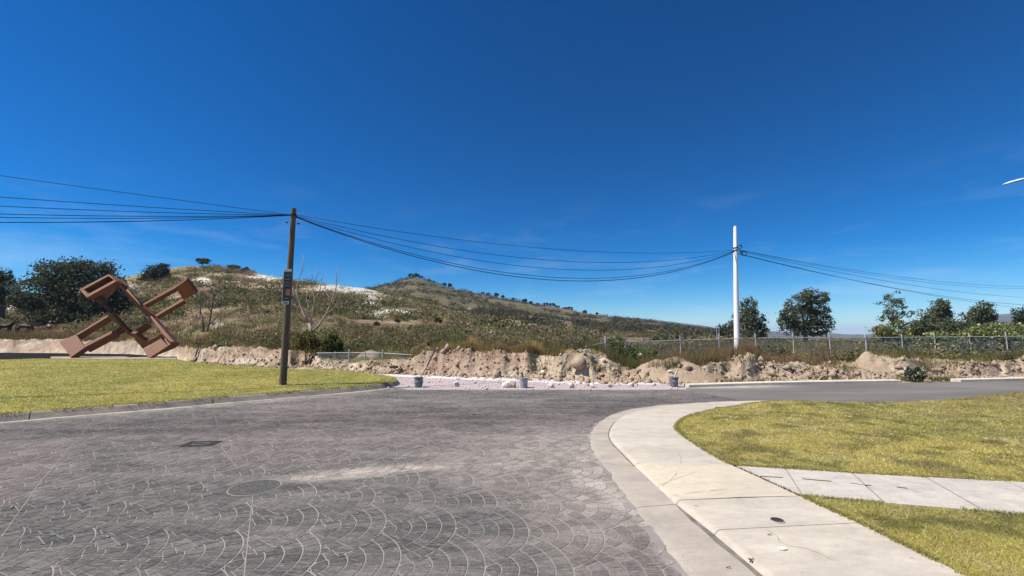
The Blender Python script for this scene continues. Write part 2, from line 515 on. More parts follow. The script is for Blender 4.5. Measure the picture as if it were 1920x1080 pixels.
M['dark_stone'] = two('dark_stone', (0.30, 0.24, 0.19), (0.20, 0.16, 0.13), 5, bump=0.03, bscale=14)
M['soilheap'] = two('soilheap', (0.375, 0.288, 0.20), (0.29, 0.217, 0.15), 2.2, bump=0.06, bscale=7, rough=0.97, spec=0.05)
M['gravel'] = two('gravel', (0.30, 0.235, 0.19), (0.22, 0.17, 0.14), 3, bump=0.04, bscale=14, rough=0.97, spec=0.05)
M['sign_dark'] = two('sign_dark', (0.018, 0.028, 0.03), (0.03, 0.04, 0.042), 5, rough=0.5)
M['sign_pale'] = two('sign_pale', (0.42, 0.44, 0.45), (0.33, 0.35, 0.36), 5, rough=0.5)
M['sign_red'] = two('sign_red', (0.20, 0.06, 0.045), (0.26, 0.11, 0.08), 9, rough=0.5)
M['sign_grey'] = two('sign_grey', (0.10, 0.12, 0.13), (0.14, 0.16, 0.17), 9, rough=0.5)
M['white_wall'] = two('white_wall', (0.75, 0.73, 0.70), (0.65, 0.63, 0.60), 2)
M['dark_wall'] = two('dark_wall', (0.12, 0.11, 0.10), (0.17, 0.15, 0.14), 2)
M['lamp_shell'] = two('lamp_shell', (0.62, 0.66, 0.66), (0.55, 0.59, 0.60), 4, rough=0.4, spec=0.5)
M['lamp_lens'] = two('lamp_lens', (0.10, 0.12, 0.15), (0.13, 0.15, 0.18), 9, rough=0.25, spec=0.5)
M['horse_black'] = two('horse_black', (0.014, 0.012, 0.012), (0.022, 0.018, 0.016), 4, rough=0.6)
M['horse_brown'] = two('horse_brown', (0.085, 0.035, 0.018), (0.055, 0.024, 0.014), 2, rough=0.6)
M['skin'] = two('skin', (0.34, 0.19, 0.12), (0.30, 0.16, 0.10), 6)
M['shirt'] = two('shirt', (0.72, 0.70, 0.72), (0.62, 0.60, 0.62), 6)
M['trousers'] = two('trousers', (0.28, 0.055, 0.07), (0.21, 0.04, 0.055), 6)
M['hat'] = two('hat', (0.62, 0.60, 0.56), (0.52, 0.50, 0.46), 6)
M['paper'] = two('paper', (0.80, 0.79, 0.76), (0.70, 0.69, 0.66), 30)
M['dead_leaf'] = two('dead_leaf', (0.05, 0.035, 0.022), (0.085, 0.06, 0.035), 30)

# ---------------------------------------------------------------- terrain: bank, field, hills
def knots(lst):
    a = np.array(lst, float)
    return (a[:, 0] - 960) / 806.0, a[:, 1]
def pz(y, Y):       # height of a thing seen at photo row y from Y metres away
    v = (540 - y) / FPX
    return CAMZ + Y * (SP + v * CP) / (CP - v * SP)
def pY(y, z=0.0):
    v = (540 - y) / FPX
    return (z - CAMZ) / (SP + v * CP) * (CP - v * SP)

K_FOOT = knots([(-700, 660), (-200, 663), (0, 661), (100, 661), (250, 664), (330, 670), (380, 678), (450, 684), (500, 687), (545, 689), (562, 686), (585, 686), (600, 692), (700, 697), (770, 700), (800, 702), (850, 704), (980, 708),
                (1040, 711), (1100, 713), (1140, 714), (1200, 714), (1300, 714), (1340, 713), (1400, 711), (1450, 711), (1600, 710), (1640, 709), (1760, 709), (1850, 708), (1920, 707), (2300, 700), (2700, 695)])
K_TOP = knots([(-700, 640), (-200, 637), (0, 636), (100, 637), (250, 643), (330, 648), (420, 651), (500, 654), (548, 655), (575, 660), (600, 672), (640, 681), (700, 682), (770, 676), (800, 659), (850, 657), (900, 659), (980, 660),
               (1000, 664), (1040, 665), (1070, 659), (1105, 661), (1140, 678), (1180, 695), (1230, 698), (1310, 693), (1340, 680), (1400, 672), (1450, 681), (1530, 686), (1610, 687), (1640, 670), (1680, 674), (1760, 680), (1850, 682), (1900, 676), (1920, 675), (2300, 668), (2700, 665)])
K_R1 = knots([(-900, 600), (-300, 575), (0, 560), (100, 548), (200, 530), (235, 519), (280, 508), (330, 501), (380, 501), (440, 507), (500, 517), (560, 527), (620, 534), (680, 543), (720, 551), (760, 560), (800, 572), (850, 588),
              (900, 598), (950, 607), (1000, 613), (1050, 619), (1100, 624), (1200, 630), (1350, 634), (1450, 636), (2700, 638)])
K_R2 = knots([(-900, 620), (300, 600), (500, 575), (600, 557), (680, 542), (700, 538), (740, 529), (775, 522), (800, 528), (850, 541), (900, 551), (950, 560), (1000, 571), (1050, 581), (1100, 589), (1150, 595), (1200, 601), (1250, 608),
              (1300, 614), (1340, 619), (1400, 629), (1450, 634), (1600, 636), (2700, 636)])
K_R3 = knots([(-900, 620), (900, 612), (1100, 604), (1180, 597), (1200, 598), (1250, 603), (1300, 610), (1345, 616), (1400, 621), (1500, 625), (1560, 627), (1600, 629), (1640, 629), (1700, 625), (1800, 612), (1850, 600), (1870, 594), (1900, 591),
              (1960, 588), (2200, 598), (2700, 610)])
D1, D2, D3 = 165.0, 430.0, 2600.0

def bank_edge(U):
    Yf = pY(np.interp(U, *K_FOOT))
    s = U * 18
    Yf = Yf + (fbm(s * 0.7, s * 0 + 3.3, 4, 5) - 0.5) * 1.3 + (fbm(s * 3.1, s * 0 + 9.1, 3, 6) - 0.5) * 0.22
    h0 = pz(np.interp(U, *K_TOP), Yf + 0.9)
    mid_ = sstep(-.21, -.17, U) * sstep(.06, .02, U)
    run = 0.20 + (0.25 + 1.25 * sstep(.3, .72, fbm(s * 0.8, s * 0 + 5.7, 3, 8)) * (1 - .8 * mid_)) * np.clip(h0, 0.1, 2)
    Yt = Yf + run
    zt = pz(np.interp(U, *K_TOP), Yt) + (fbm(s * 1.6, s * 0 + 1.1, 5, 7, .6) - 0.5) * 0.46 * np.clip(h0, 0.2, 1)
    return Yf, Yt, zt

def terrain(U, Y, fine=True):
    U = np.asarray(U, float); Y = np.asarray(Y, float)
    Yf, Yt, zt = bank_edge(U)
    X = U * Y
    z1 = pz(np.interp(U, *K_R1), D1)
    z2 = pz(np.interp(U, *K_R2), D2)
    z3 = pz(np.interp(U, *K_R3), D3)
    s1 = np.clip((Y - Yt) / (D1 - Yt), 0, 1)
    g = 0.72 * s1 ** 1.15 + 0.28 * (s1 * s1 * (3 - 2 * s1))
    hill1 = zt + (z1 - zt) * g
    sb = np.clip((Y - Yf) / (Yt - Yf), 0, 1)
    face = sb ** 0.85
    z = np.where(Y < Yf, -0.07 + 0.07 * sstep(-1.5, 0, Y - Yf), zt * face)
    z = np.where(Y >= Yt, hill1, z)
    s2 = np.clip((Y - D1) / (D2 - D1), 0, 1)
    dip = 9.0 * sstep(0.0, 25.0, z1)
    zz = z1 + (z2 - z1) * (s2 ** 1.1) - dip * np.sin(np.pi * np.clip(s2 * 1.4, 0, 1))
    z = np.where(Y > D1, zz, z)
    s3 = np.clip((Y - D2) / 270, 0, 1)
    z = np.where(Y > D2, z2 + (-3.0 - z2) * sstep(0, 1, s3), z)
    s4 = sstep(0, 1, np.clip((Y - 1300) / (D3 - 1300), 0, 1))
    z = np.where(Y > 700, -3.0 + (z3 + 3.0) * s4, z)
    z = np.where(Y > D3, z3 + (-60 - z3) * sstep(0, 1, (Y - D3) / 2500), z)
    if fine:
        onbank = sstep(-0.8, 0.0, Y - Yf) * sstep(34, 26, Y - Yf + 20)
        calm = 1 - .55 * sstep(-.21, -.17, U) * sstep(.12, .07, U)
        nb = (fbm(X * 1.15, Y * 1.15, 6, 21, 0.56) - 0.5) * 0.42 * calm + (np.abs(fbm(X * 2.6, Y * 2.6, 4, 27) - 0.5) - .12) * 0.38 + (fbm(X * 7, Y * 7, 3, 29, .7) - .5) * .11
        z = z + nb * onbank * sstep(0.02, 0.4, zt) * sstep(-0.3, 0.35, Y - Yf)
        mid = sstep(0.5, 8, Y - Yt) * (Y < 700)
        z = z + (fbm(X / 9, Y / 9, 5, 33) - 0.5) * 1.2 * mid * np.clip(Y / 120, 0.15, 1) * np.where(U > 0.35, 0.5, 1)
        z = z + (fbm(X / 45, Y / 45, 4, 34) - 0.5) * 7 * mid * sstep(60, 150, Y) * sstep(0.45, 0.05, U) * (1 - 0.6 * np.exp(-((Y - D1) / 25) ** 2))
        z = z + (fbm(X / 300, Y / 300, 4, 36) - 0.5) * 30 * sstep(1500, 2200, Y)
    return z

def ground_z(x, y):
    return float(terrain(np.array([x / y]), np.array([y]))[0])

# bare rock and scrub colouring of the slopes, in sight directions and distances
Ucols = np.concatenate([np.arange(-2.0, -1.3, 0.02), np.arange(-1.3, 1.3, 0.0034), np.arange(1.3, 2.01, 0.02)])
def rows_between(a, b, n): return np.exp(np.linspace(math.log(a), math.log(b), n))
Yrows_g = np.concatenate([[3, 6, 9, 11, 12.5], np.arange(13.5, 22, 0.085), np.arange(22, 30, 0.14), np.arange(30, 52, 0.42)])
Yrows_h = np.concatenate([[51.58], rows_between(52.5, 190, 150), rows_between(194, 260, 10)])
Yrows_2 = np.concatenate([rows_between(260, 440, 60), rows_between(446, 720, 14)])
Yrows_3 = np.concatenate([rows_between(720, 1300, 6), rows_between(1350, 2700, 30), rows_between(2800, 6500, 8)])

def rowpx(U, Y, z):
    """photo row and column of a terrain point"""
    dz = z - CAMZ
    w = Y * CP + dz * SP
    return 540 - FPX * (dz * CP - Y * SP) / w, 960 + FPX * U * Y / w

WHITE = [(560, 524, 95, 6), (640, 541, 60, 9), (685, 547, 36, 9), (500, 519, 40, 5), (700, 565, 26, 11), (735, 587, 48, 9), (660, 582, 30, 7), (700, 592, 52, 6), (378, 527, 22, 7), (252, 538, 17, 4), (405, 610, 20, 8), (862, 626, 12, 5),
         (915, 628, 24, 6), (30, 578, 50, 7), (85, 580, 22, 6), (1060, 625, 9, 3), (965, 563, 12, 4)]
def hill_colour(U, Y, z):
    X = U * Y
    r, c = rowpx(U, Y, z)
    n1 = fbm(X / 11, Y / 11, 5, 41); n2 = fbm(X / 4, Y / 4, 4, 47); n3 = fbm(X / 30, Y / 30, 4, 43)
    brown = np.array([0.235, 0.162, 0.108]); olive = np.array([0.17, 0.148, 0.066]); tan = np.array([0.33, 0.255, 0.15]); dark = np.array([0.075, 0.078, 0.036])
    a = sstep(0.47, 0.63, n1)[..., None]; colr = brown * (1 - a) + olive * a
    b = (sstep(0.54, 0.68, n2) * 0.7)[..., None]; colr = colr * (1 - b) + tan * b
    d = (sstep(0.52, 0.66, n3) * 0.6)[..., None]; colr = colr * (1 - d) + dark * d
    w = np.zeros_like(r)
    for (x, y, rx, ry) in WHITE:
        q = ((c - x) / rx) ** 2 + ((r - y) / ry) ** 2
        w = np.maximum(w, np.clip(1.35 - q, 0, 1))
    w = w * (Y < 200) * (Y > 40)
    w = (sstep(0.42, 0.62, w * 0.72 + (fbm(X / 3.0, Y / 3.0, 5, 51, .6) - 0.5) * 1.5))[..., None]
    white = np.array([0.50, 0.46, 0.39])
    k2 = (.62 * sstep(200, 280, Y))[..., None]; colr = colr * (1 - k2) + np.array([0.062, 0.062, 0.032]) * k2
    return colr * (1 - w) + white * w, w[..., 0]

def ground_colour(U, Y, z):
    X = U * Y
    Yf, Yt, zt = bank_edge(U)
    r, c = rowpx(U, Y, z)
    n = fbm(X / 1.1, Y / 1.1 + z * 1.5, 5, 61); n2 = fbm(X * 1.4, Y * 1.4 + z * 3, 4, 67)
    tan = np.array([0.355, 0.278, 0.197]); pinkish = np.array([0.34, 0.228, 0.16]); pale = np.array([0.45, 0.37, 0.28]); greyish = np.array([0.20, 0.17, 0.135])
    a = sstep(0.4, 0.62, n)[..., None]; colr = tan * (1 - a) + pale * a
    red = (sstep(-0.3, 0.1, (Y - Yf)) * sstep(0.45, 0.6, fbm(X / 2.4, z * 1.2, 3, 71)) * sstep(0.6, 0.1, (Y - Yt)))[..., None] * 0.75
    colr = colr * (1 - red) + pinkish * red
    d = (sstep(0.56, 0.7, n2) * 0.6)[..., None]; colr = colr * (1 - d) + greyish * d
    # the right bank is greyer, its upper edge stained by topsoil
    gr = (sstep(.48, .62, U) * .45 * sstep(.4, .6, fbm(X / 1.6, z * 2 + Y, 4, 73)) * (Y > Yf))[..., None]
    colr = colr * (1 - gr) + np.array([0.225, 0.185, 0.145]) * gr
    rim_ = (sstep(.55, 1.0, (z / np.maximum(zt, .15))) * (zt > .3) * sstep(.42, .56, fbm(X * 1.1, Y * 1.1, 4, 79)) * .6)[..., None]
    colr = colr * (1 - rim_) + np.array([0.15, 0.115, 0.075]) * rim_
    # topsoil and dry grass beyond the brink
    t = sstep(0.1, 1.6, Y - Yt + (n2 - 0.5) * 2.2)[..., None]
    dry = np.array([0.22, 0.165, 0.085]); ol = np.array([0.105, 0.105, 0.04])
    g = sstep(0.42, 0.6, fbm(X / 5, Y / 5, 4, 77))[..., None]
    top = dry * (1 - g) + ol * g
    hc, _ = hill_colour(U, Y, z)
    k = sstep(38, 51, Y)[..., None]; top = top * (1 - k) + hc * k
    return colr * (1 - t) + top * t

def grid_obj(name, U, Yr, colf, mat, smooth=True):
    UU, YY = np.meshgrid(U, Yr)
    Z = terrain(UU, YY)
    C = colf(UU, YY, Z)
    if isinstance(C, tuple): C = C[0]
    V = np.stack([UU * YY, YY, Z], -1).reshape(-1, 3)
    m, n = UU.shape
    i = np.arange(m - 1)[:, None] * n + np.arange(n - 1)[None, :]
    F = np.stack([i, i + 1, i + 1 + n, i + n], -1).reshape(-1, 4)
    return npmesh(name, V, F, mat, None, C.reshape(-1, 3), smooth)

g_ground = tag(grid_obj('ground', Ucols, Yrows_g, ground_colour, M['dirt'], False), 'sandy bare ground and cut earth bank', kind='structure')
g_hill = tag(grid_obj('hill', Ucols[::1], Yrows_h, hill_colour, M['hill']), 'brown scrubby hillside', kind='structure')
g_hill2 = tag(grid_obj('hill', Ucols[::2], Yrows_2, hill_colour, M['hill']), 'darker peaked hill behind', kind='structure')
def far_colour(U, Y, z):
    n = fbm(U * Y / 120, Y / 120, 4, 81)[..., None]
    return np.array([0.055, 0.06, 0.035]) * (1 - n) + np.array([0.12, 0.10, 0.07]) * n
g_far = tag(grid_obj('hill', Ucols[::3], Yrows_3, far_colour, M['farhill']), 'far blue ridges', kind='structure')
me = bpy.data.meshes.new('terrain')
bm = bmesh.new()
ring = [bm.verts.new((9000 * math.cos(a), 9000 * math.sin(a), -61.0)) for a in np.linspace(0, 2 * math.pi, 64, endpoint=False)]
bm.faces.new(ring); bm.to_mesh(me); bm.free()
a = me.attributes.new('col', 'FLOAT_COLOR', 'POINT')
a.data.foreach_set('color', np.tile([0.10, 0.085, 0.05, 1], 64).astype(np.float32))
tag(link('terrain', me, M['farhill']), kind='structure')
# level ground under the road and behind the viewpoint
near = sheet('ground', [(-60, -40), (60, -40), (60, 12), (-60, 12)], -0.09, M['soil'])
tag(near, kind='structure')

# ---------------------------------------------------------------- road, kerbs, pavement
def PX(lst, z=0.0):
    out = []
    for q in lst:
        p = P(q[0], q[1], q[2] if len(q) > 2 else z)
        out.append((p.x, p.y))
    return out

def resample(pl, step):
    pl = [Vector(p[:2]) for p in pl]
    # Catmull-Rom through the points
    out = []
    for i in range(len(pl) - 1):
        p0, p1, p2, p3 = pl[max(i - 1, 0)], pl[i], pl[i + 1], pl[min(i + 2, len(pl) - 1)]
        m = max(1, int((p2 - p1).length / step))
        for k in range(m):
            t = k / m
            out.append(0.5 * ((2 * p1) + (p2 - p0) * t + (2 * p0 - 5 * p1 + 4 * p2 - p3) * t * t + (3 * p1 - p0 - 3 * p2 + p3) * t ** 3))
    out.append(pl[-1])
    return out

def offset(pl, d):
    out = []
    for i, p in enumerate(pl):
        t = (pl[min(i + 1, len(pl) - 1)] - pl[max(i - 1, 0)]).normalized()
        out.append(p + Vector((-t.y, t.x)) * d)
    return out

kerb_px = [(-500, 838), (-200, 812), (0, 793), (100, 784), (200, 775.5), (300, 767), (400, 758), (500, 749.5), (600, 741), (660, 735.5), (700, 731.5), (730, 727.5), (746, 723.5), (751, 720.5)]
kerb_line = resample(PX(kerb_px), 0.3)
nose = [(749, 717.5, .0), (735, 713.5), (700, 709.5), (660, 705.5), (620, 701.5)]
kerb_far = resample([kerb_line[-1]] + PX(nose), 0.3)
kerb_all = kerb_line + kerb_far[1:]

stations = [  # gutter edge, kerb edge, lawn edge (photo points, far to near)
    ((1440, 752), (1455, 750.5), (1470, 750.5)),
    ((1330, 753.5), (1350, 752.5), (1420, 755)),
    ((1240, 759), (1280, 758), (1345, 764.5)),
    ((1185, 766), (1230, 764), (1308, 774)),
    ((1148, 777), (1185, 773), (1282, 785)),
    ((1122, 793), (1159, 786), (1270, 796)),
    ((1108, 815), (1146, 806), (1271, 806)),
    ((1110, 840), (1153, 827), (1292, 825)),
    ((1126, 868), (1195, 868), (1368, 870.5)),
    ((1195, 950), (1272, 937), (1502, 930)),
    ((1236, 1003), (1345, 993), (1612, 980)),
    ((1290, 1080), (1452, 1080), (1812, 1080)),
    ((1375, 1200), (1610, 1200), (2060, 1180))]
WZ = 0.058
G_l = [Vector(P(*s[0], 0.012)[:2]) for s in stations]
K_l = [Vector(P(*s[1], WZ)[:2]) for s in stations]
I_l = [Vector(P(*s[2], WZ)[:2]) for s in stations]
# carry the three lines on behind the viewpoint
for L in (G_l, K_l, I_l):
    d = (L[-1] - L[-2]).normalized(); L.append(L[-1] + Vector((d.x, d.y)) * 3.0)

stamped = [(p.x, p.y) for p in kerb_line] + PX([(765, 731), (900, 731), (1050, 731), (1180, 731.5), (1286, 730.5), (1376, 748.5), (1440, 752)]) + [(p.x, p.y) for p in G_l[1:]] + [(G_l[-1].x, -4.0), (-9.5, -4.0)]
road_poly = [(-16, -5), (3.0, -5)] + [(p.x + 0.3, p.y) for p in G_l[::-1]] + [(26, 10.5), (26, 17.5)] + PX([(1290, 722), (1150, 715.5), (1050, 711.5), (900, 706), (750, 702.5), (620, 699.5)]) + PX([(560, 696), (620, 712)]) + [(p.x - 0.02, p.y + 0.02) for p in kerb_line[::-1]]
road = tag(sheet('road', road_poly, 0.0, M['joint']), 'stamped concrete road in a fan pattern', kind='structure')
asph = tag(sheet('road', PX([(1287, 731), (1380, 750), (1480, 756), (1700, 757), (2200, 748), (2300, 711), (1800, 715.5), (1690, 717.5), (1290, 723.5)]), 0.0045, M['asphalt']), 'grey asphalt road', kind='structure')
pink = tag(sheet('road', PX([(1286, 730.5), (1180, 731.5), (1050, 731), (900, 731), (765, 731), (740, 725), (690, 716), (600, 706), (500, 693), (560, 694.5), (620, 699.2), (750, 702.2), (900, 705.7), (1050, 711.2), (1150, 715.2), (1290, 721.5)]), 0.0045, M['pink']), 'dusty pink side road', kind='structure')
apron = tag(sheet('concrete_apron', PX([(600, 699), (750, 703), (900, 706.8), (1050, 712), (1150, 716.2), (1240, 718.5), (1240, 721.5), (1150, 722), (1050, 719), (900, 713.5), (800, 709.5), (700, 704.5), (620, 701)]), 0.009, M['apron']), 'pale dusty strip along the back of the side road', kind='structure')
dark_as = tag(sheet('road', PX([(-700, 676), (-100, 677), (60, 674), (330, 671), (300, 664.5), (100, 662), (-100, 660.5), (-700, 659)], 0.02), 0.02, M['dark_asphalt']), 'dark asphalt strip behind the left lawn', kind='structure')

# fan pattern of stamped cobbles: one set of cell meshes shared by all fans
FR, FP, FY, FN = 0.66, 0.65, 0.62, 5
def clip_out(poly, cx, cy, r):
    out = []
    n = len(poly)
    f = [math.hypot(p[0] - cx, p[1] - cy) - r for p in poly]
    for i in range(n):
        a, b, fa, fb = poly[i], poly[(i + 1) % n], f[i], f[(i + 1) % n]
        if fa >= 0: out.append(a)
        if (fa >= 0) != (fb >= 0):
            t = fa / (fa - fb)
            out.append((a[0] + (b[0] - a[0]) * t, a[1] + (b[1] - a[1]) * t))
    return out
def area2(p): return 0.5 * sum(p[i][0] * p[(i + 1) % len(p)][1] - p[(i + 1) % len(p)][0] * p[i][1] for i in range(len(p)))
def thin(pg, tol=0.0011):
    """drop the points a closed outline does not need (Douglas-Peucker from two far corners)"""
    def dp(a):
        if len(a) < 3: return a
        (x0, y0), (x1, y1) = a[0], a[-1]; L = max(math.hypot(x1 - x0, y1 - y0), 1e-9)
        ds = [abs((x1 - x0) * (y0 - p[1]) - (x0 - p[0]) * (y1 - y0)) / L for p in a[1:-1]]
        m = max(range(len(ds)), key=lambda q: ds[q])
        if ds[m] < tol: return [a[0], a[-1]]
        return dp(a[:m + 2])[:-1] + dp(a[m + 1:])
    q = max(range(len(pg)), key=lambda t: math.hypot(pg[t][0] - pg[0][0], pg[t][1] - pg[0][1]))
    if q == 0: return pg
    return dp(pg[:q + 1])[:-1] + dp(pg[q:] + pg[:1])[:-1]
gap = 0.0044
cells = []
for k in range(FN + 1):
    r1 = FR - k * (FR / FN) - (gap * 1.5 if k == 0 else gap * .85); r0 = max(FR - (k + 1) * (FR / FN) + gap, 0.012)
    if r1 - r0 < 0.03: continue
    rm = (r0 + r1) / 2
    nc = max(3, int(round(math.pi * 1.66 * rm / 0.112)))
    a0, a1 = R_(-150), R_(150)
    off = (0.0, 0.5)[k % 2]
    bnd = [a0 + (a1 - a0) * (j + off + random.uniform(-.16, .16)) / nc for j in range(-1, nc + 2)]
    for j in range(nc + 2):
        s0, s1 = bnd[j], bnd[j + 1]
        g1, g0 = gap * 0.8 / r1, gap * 0.8 / r0
        po = [(r1 * math.cos(s0 + g1 + (s1 - s0 - 2 * g1) * q / 12), r1 * math.sin(s0 + g1 + (s1 - s0 - 2 * g1) * q / 12)) for q in range(13)]
        if s1 - s0 - 2 * g0 <= 0.02: pi_ = [(r0 * math.cos((s0 + s1) / 2), r0 * math.sin((s0 + s1) / 2))]
        else: pi_ = [(r0 * math.cos(s1 - g0 - (s1 - s0 - 2 * g0) * q / 12), r0 * math.sin(s1 - g0 - (s1 - s0 - 2 * g0) * q / 12)) for q in range(13)]
        def seg_(a, b): return [(a[0] + (b[0] - a[0]) * q / 8, a[1] + (b[1] - a[1]) * q / 8) for q in range(1, 8)]
        pg = po + seg_(po[-1], pi_[0]) + pi_ + seg_(pi_[-1], po[0])
        for (cx, cy) in ((-FP / 2, FY), (-FP / 2, -FY), (-FP, 0), (-1.5 * FP, FY), (-1.5 * FP, -FY), (0, 2 * FY), (0, -2 * FY)):
            if pg: pg = clip_out(pg, cx, cy, FR + gap)
        if len(pg) < 3: continue
        pg = thin(pg)
        if len(pg) < 3: continue
        ar = area2(pg)
        if ar < 0.00025: continue
        cx = sum(p[0] for p in pg) / len(pg); cy = sum(p[1] for p in pg) / len(pg)
        cells.append((cx, cy, [(p[0] - cx, p[1] - cy) for p in pg], ar))

def cell_mesh(pg):
    n = len(pg)
    base = [(p[0], p[1], 0.0005) for p in pg]
    rr = [max(math.hypot(*p), 1e-6) for p in pg]
    mid = [(p[0] * (1 - .0012 / r), p[1] * (1 - .0012 / r), 0.0024) for p, r in zip(pg, rr)]
    top = [(p[0] * (1 - .0045 / r), p[1] * (1 - .0045 / r), 0.0038) for p, r in zip(pg, rr)]
    V = base + mid + top
    F = [tuple(range(2 * n, 3 * n))]
    for a in (0, n):
        F += [(a + i, a + (i + 1) % n, a + n + (i + 1) % n, a + n + i) for i in range(n)]
    return V, F
cell_me = []
for c in cells:
    V, F = cell_mesh(c[2])
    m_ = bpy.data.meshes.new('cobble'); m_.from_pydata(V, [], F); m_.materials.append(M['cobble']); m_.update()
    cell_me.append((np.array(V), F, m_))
ang = R_(-2.0)
ca, sa = math.cos(ang), math.sin(ang)
cand = []
xs, ys = [], []
for j in range(-6, 34):
    for i in range(-28, 26):
        bx, by = i * FP + (j % 2) * FP / 2, j * FY - 1.0
        for k, c in enumerate(cells):
            x, y = bx + c[0], by + c[1]
            cand.append((ca * x - sa * y, sa * x + ca * y, k))
CA = np.array(cand)
ok = inpoly(CA[:, 0], CA[:, 1], stamped)
# keep a clear strip along the outline, and round the covers
for q in range(len(stamped)):
    a = np.array(stamped[q]); b = np.array(stamped[(q + 1) % len(stamped)]); d = b - a; L2 = d @ d
    if L2 < 1e-9: continue
    tt = np.clip(((CA[:, :2] - a) @ d) / L2, 0, 1)
    ok &= np.hypot(*(CA[:, :2] - a - tt[:, None] * d).T) > 0.045
MANH = P(478, 914); COVER = P(377, 832.5)
ok &= np.hypot(CA[:, 0] - MANH.x, CA[:, 1] - MANH.y) > 0.295
ok &= (np.abs(CA[:, 0] - COVER.x) > 0.31) | (np.abs(CA[:, 1] - COVER.y) > 0.22)
# straight saw-cut control joints through the pattern
joints_px = [((-60, 1080), (2, 1008)), ((2, 1008), (75, 905)), ((75, 905), (172, 792)), ((456, 1095), (474, 930)), ((414, 838), (445, 878)), ((596, 806), (672, 856)), ((1128, 768), (1108, 780))]
JL = [(P(*a), P(*b)) for a, b in joints_px]
CA = CA[ok]
vis = (CA[:, 1] > 2.2) & (np.abs(CA[:, 0] / np.maximum(CA[:, 1], .1)) < 1.22)
dist = np.hypot(CA[:, 0], CA[:, 1])
ars = np.array([c[3] for c in cells])[CA[:, 2].astype(int)]
score = np.where(vis & (CA[:, 1] > 2.95), ars / np.maximum(CA[:, 1], 1) ** 3 * 1.0, -1)
order = np.argsort(-score)
single = set(order[:300].tolist())
restV, restF, restC = [], [], []
nb = 0
for idx in range(len(CA)):
    x, y, k = CA[idx]; k = int(k)
    if idx in single:
        o = bpy.data.objects.new('cobble', cell_me[k][2]); COL.objects.link(o)
        o.location = (x, y, 0); o.rotation_euler = (random.uniform(-.006, .006), random.uniform(-.006, .006), ang); o.parent = road
        continue
    if dist[idx] > 6 and y < 0: continue
    V, F, _ = cell_me[k]
    Vx = np.stack([ca * V[:, 0] - sa * V[:, 1] + x, sa * V[:, 0] + ca * V[:, 1] + y, V[:, 2]], -1)
    restV.append(Vx); restC.append(np.full(len(Vx), rng.random()))
    restF += [tuple(i + nb for i in f) for f in F]
    nb += len(V)
RV = np.concatenate(restV)
m_ = bpy.data.meshes.new('cobbles')
m_.from_pydata(RV.tolist(), [], restF)
at = m_.attributes.new('rnd', 'FLOAT_COLOR', 'POINT')
c4 = np.repeat(np.concatenate(restC)[:, None], 4, 1).astype(np.float32); at.data.foreach_set('color', c4.ravel())
m_.update()
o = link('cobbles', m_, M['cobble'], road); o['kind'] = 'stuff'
for a, b in JL:
    d = (b - a).normalized(); nrm = Vector((-d.y, d.x, 0)) * 0.0032
    pts = [a - nrm, a + nrm, b + nrm, b - nrm]
    mb = MB().prism([Vector((p.x, p.y, 0.001)) for p in pts], [Vector((p.x, p.y, 0.0048)) for p in pts])
    mb.build('control_joint', M['joint'], road)

# left kerb, in stones with open joints
kerb = tag(empty('kerb', (kerb_line[10].x, kerb_line[10].y, 0)), 'weathered concrete kerb round the left lawn', kind='structure')
bpy.context.view_layer.update()
inv = kerb.matrix_world.inverted()
def sweep(line, prof, name, mat, parent):
    """prof: (offset to the left of travel, z) closed outline swept along a 2-D line"""
    n = len(prof); V = []; F = []
    offs = {}
    for d, z in prof:
        if d not in offs: offs[d] = offset(line, d)
    for i in range(len(line)):
        for d, z in prof: V.append((offs[d][i].x, offs[d][i].y, z))
    for i in range(len(line) - 1):
        for k in range(n): F.append((i * n + k, i * n + (k + 1) % n, (i + 1) * n + (k + 1) % n, (i + 1) * n + k))
    F.append(tuple(range(n))); F.append(tuple(range((len(line) - 1) * n, len(line) * n))[::-1])
    return pymesh(name, V, F, mat, parent)
kprof = [(0.0, -0.03), (0.004, 0.01), (0.085, 0.125), (0.105, 0.146), (0.13, 0.152), (0.16, 0.152), (0.16, -0.03)]
seglen = 9
i0 = 0
while i0 < len(kerb_all) - 1:
    i1 = min(i0 + seglen, len(kerb_all) - 1)
    seg = [p.copy() for p in kerb_all[i0:i1 + 1]]
    if len(seg) > 1:
        seg[-1] = seg[-1] + (seg[-2] - seg[-1]).normalized() * 0.014
        s_ = sweep(seg, kprof, 'kerb_stone', M['kerb'], kerb)
        s_.matrix_parent_inverse = inv
    i0 = i1

V = []; F = []
in_, out_ = offset(kerb_line, -.004), kerb_line
for i, p in enumerate(kerb_line):
    td = (kerb_line[min(i + 1, len(kerb_line) - 1)] - kerb_line[max(i - 1, 0)]).normalized(); nn = Vector((td.y, -td.x))
    w_k = .02 + .34 * max(0.0, fbm(np.array([i * .45]), np.array([2.2]), 4, 88, .65)[0] - .22)
    V += [(p.x - nn.x * .004, p.y - nn.y * .004, .012), (p.x + nn.x * w_k * .5, p.y + nn.y * w_k * .5, .010), (p.x + nn.x * w_k, p.y + nn.y * w_k, .0035)]
for i in range(len(kerb_line) - 1):
    for q in (0, 1): F.append((3 * i + q, 3 * i + q + 1, 3 * i + q + 4, 3 * i + q + 3))
o = pymesh('dust_strip', V, F, M['dust'], road)

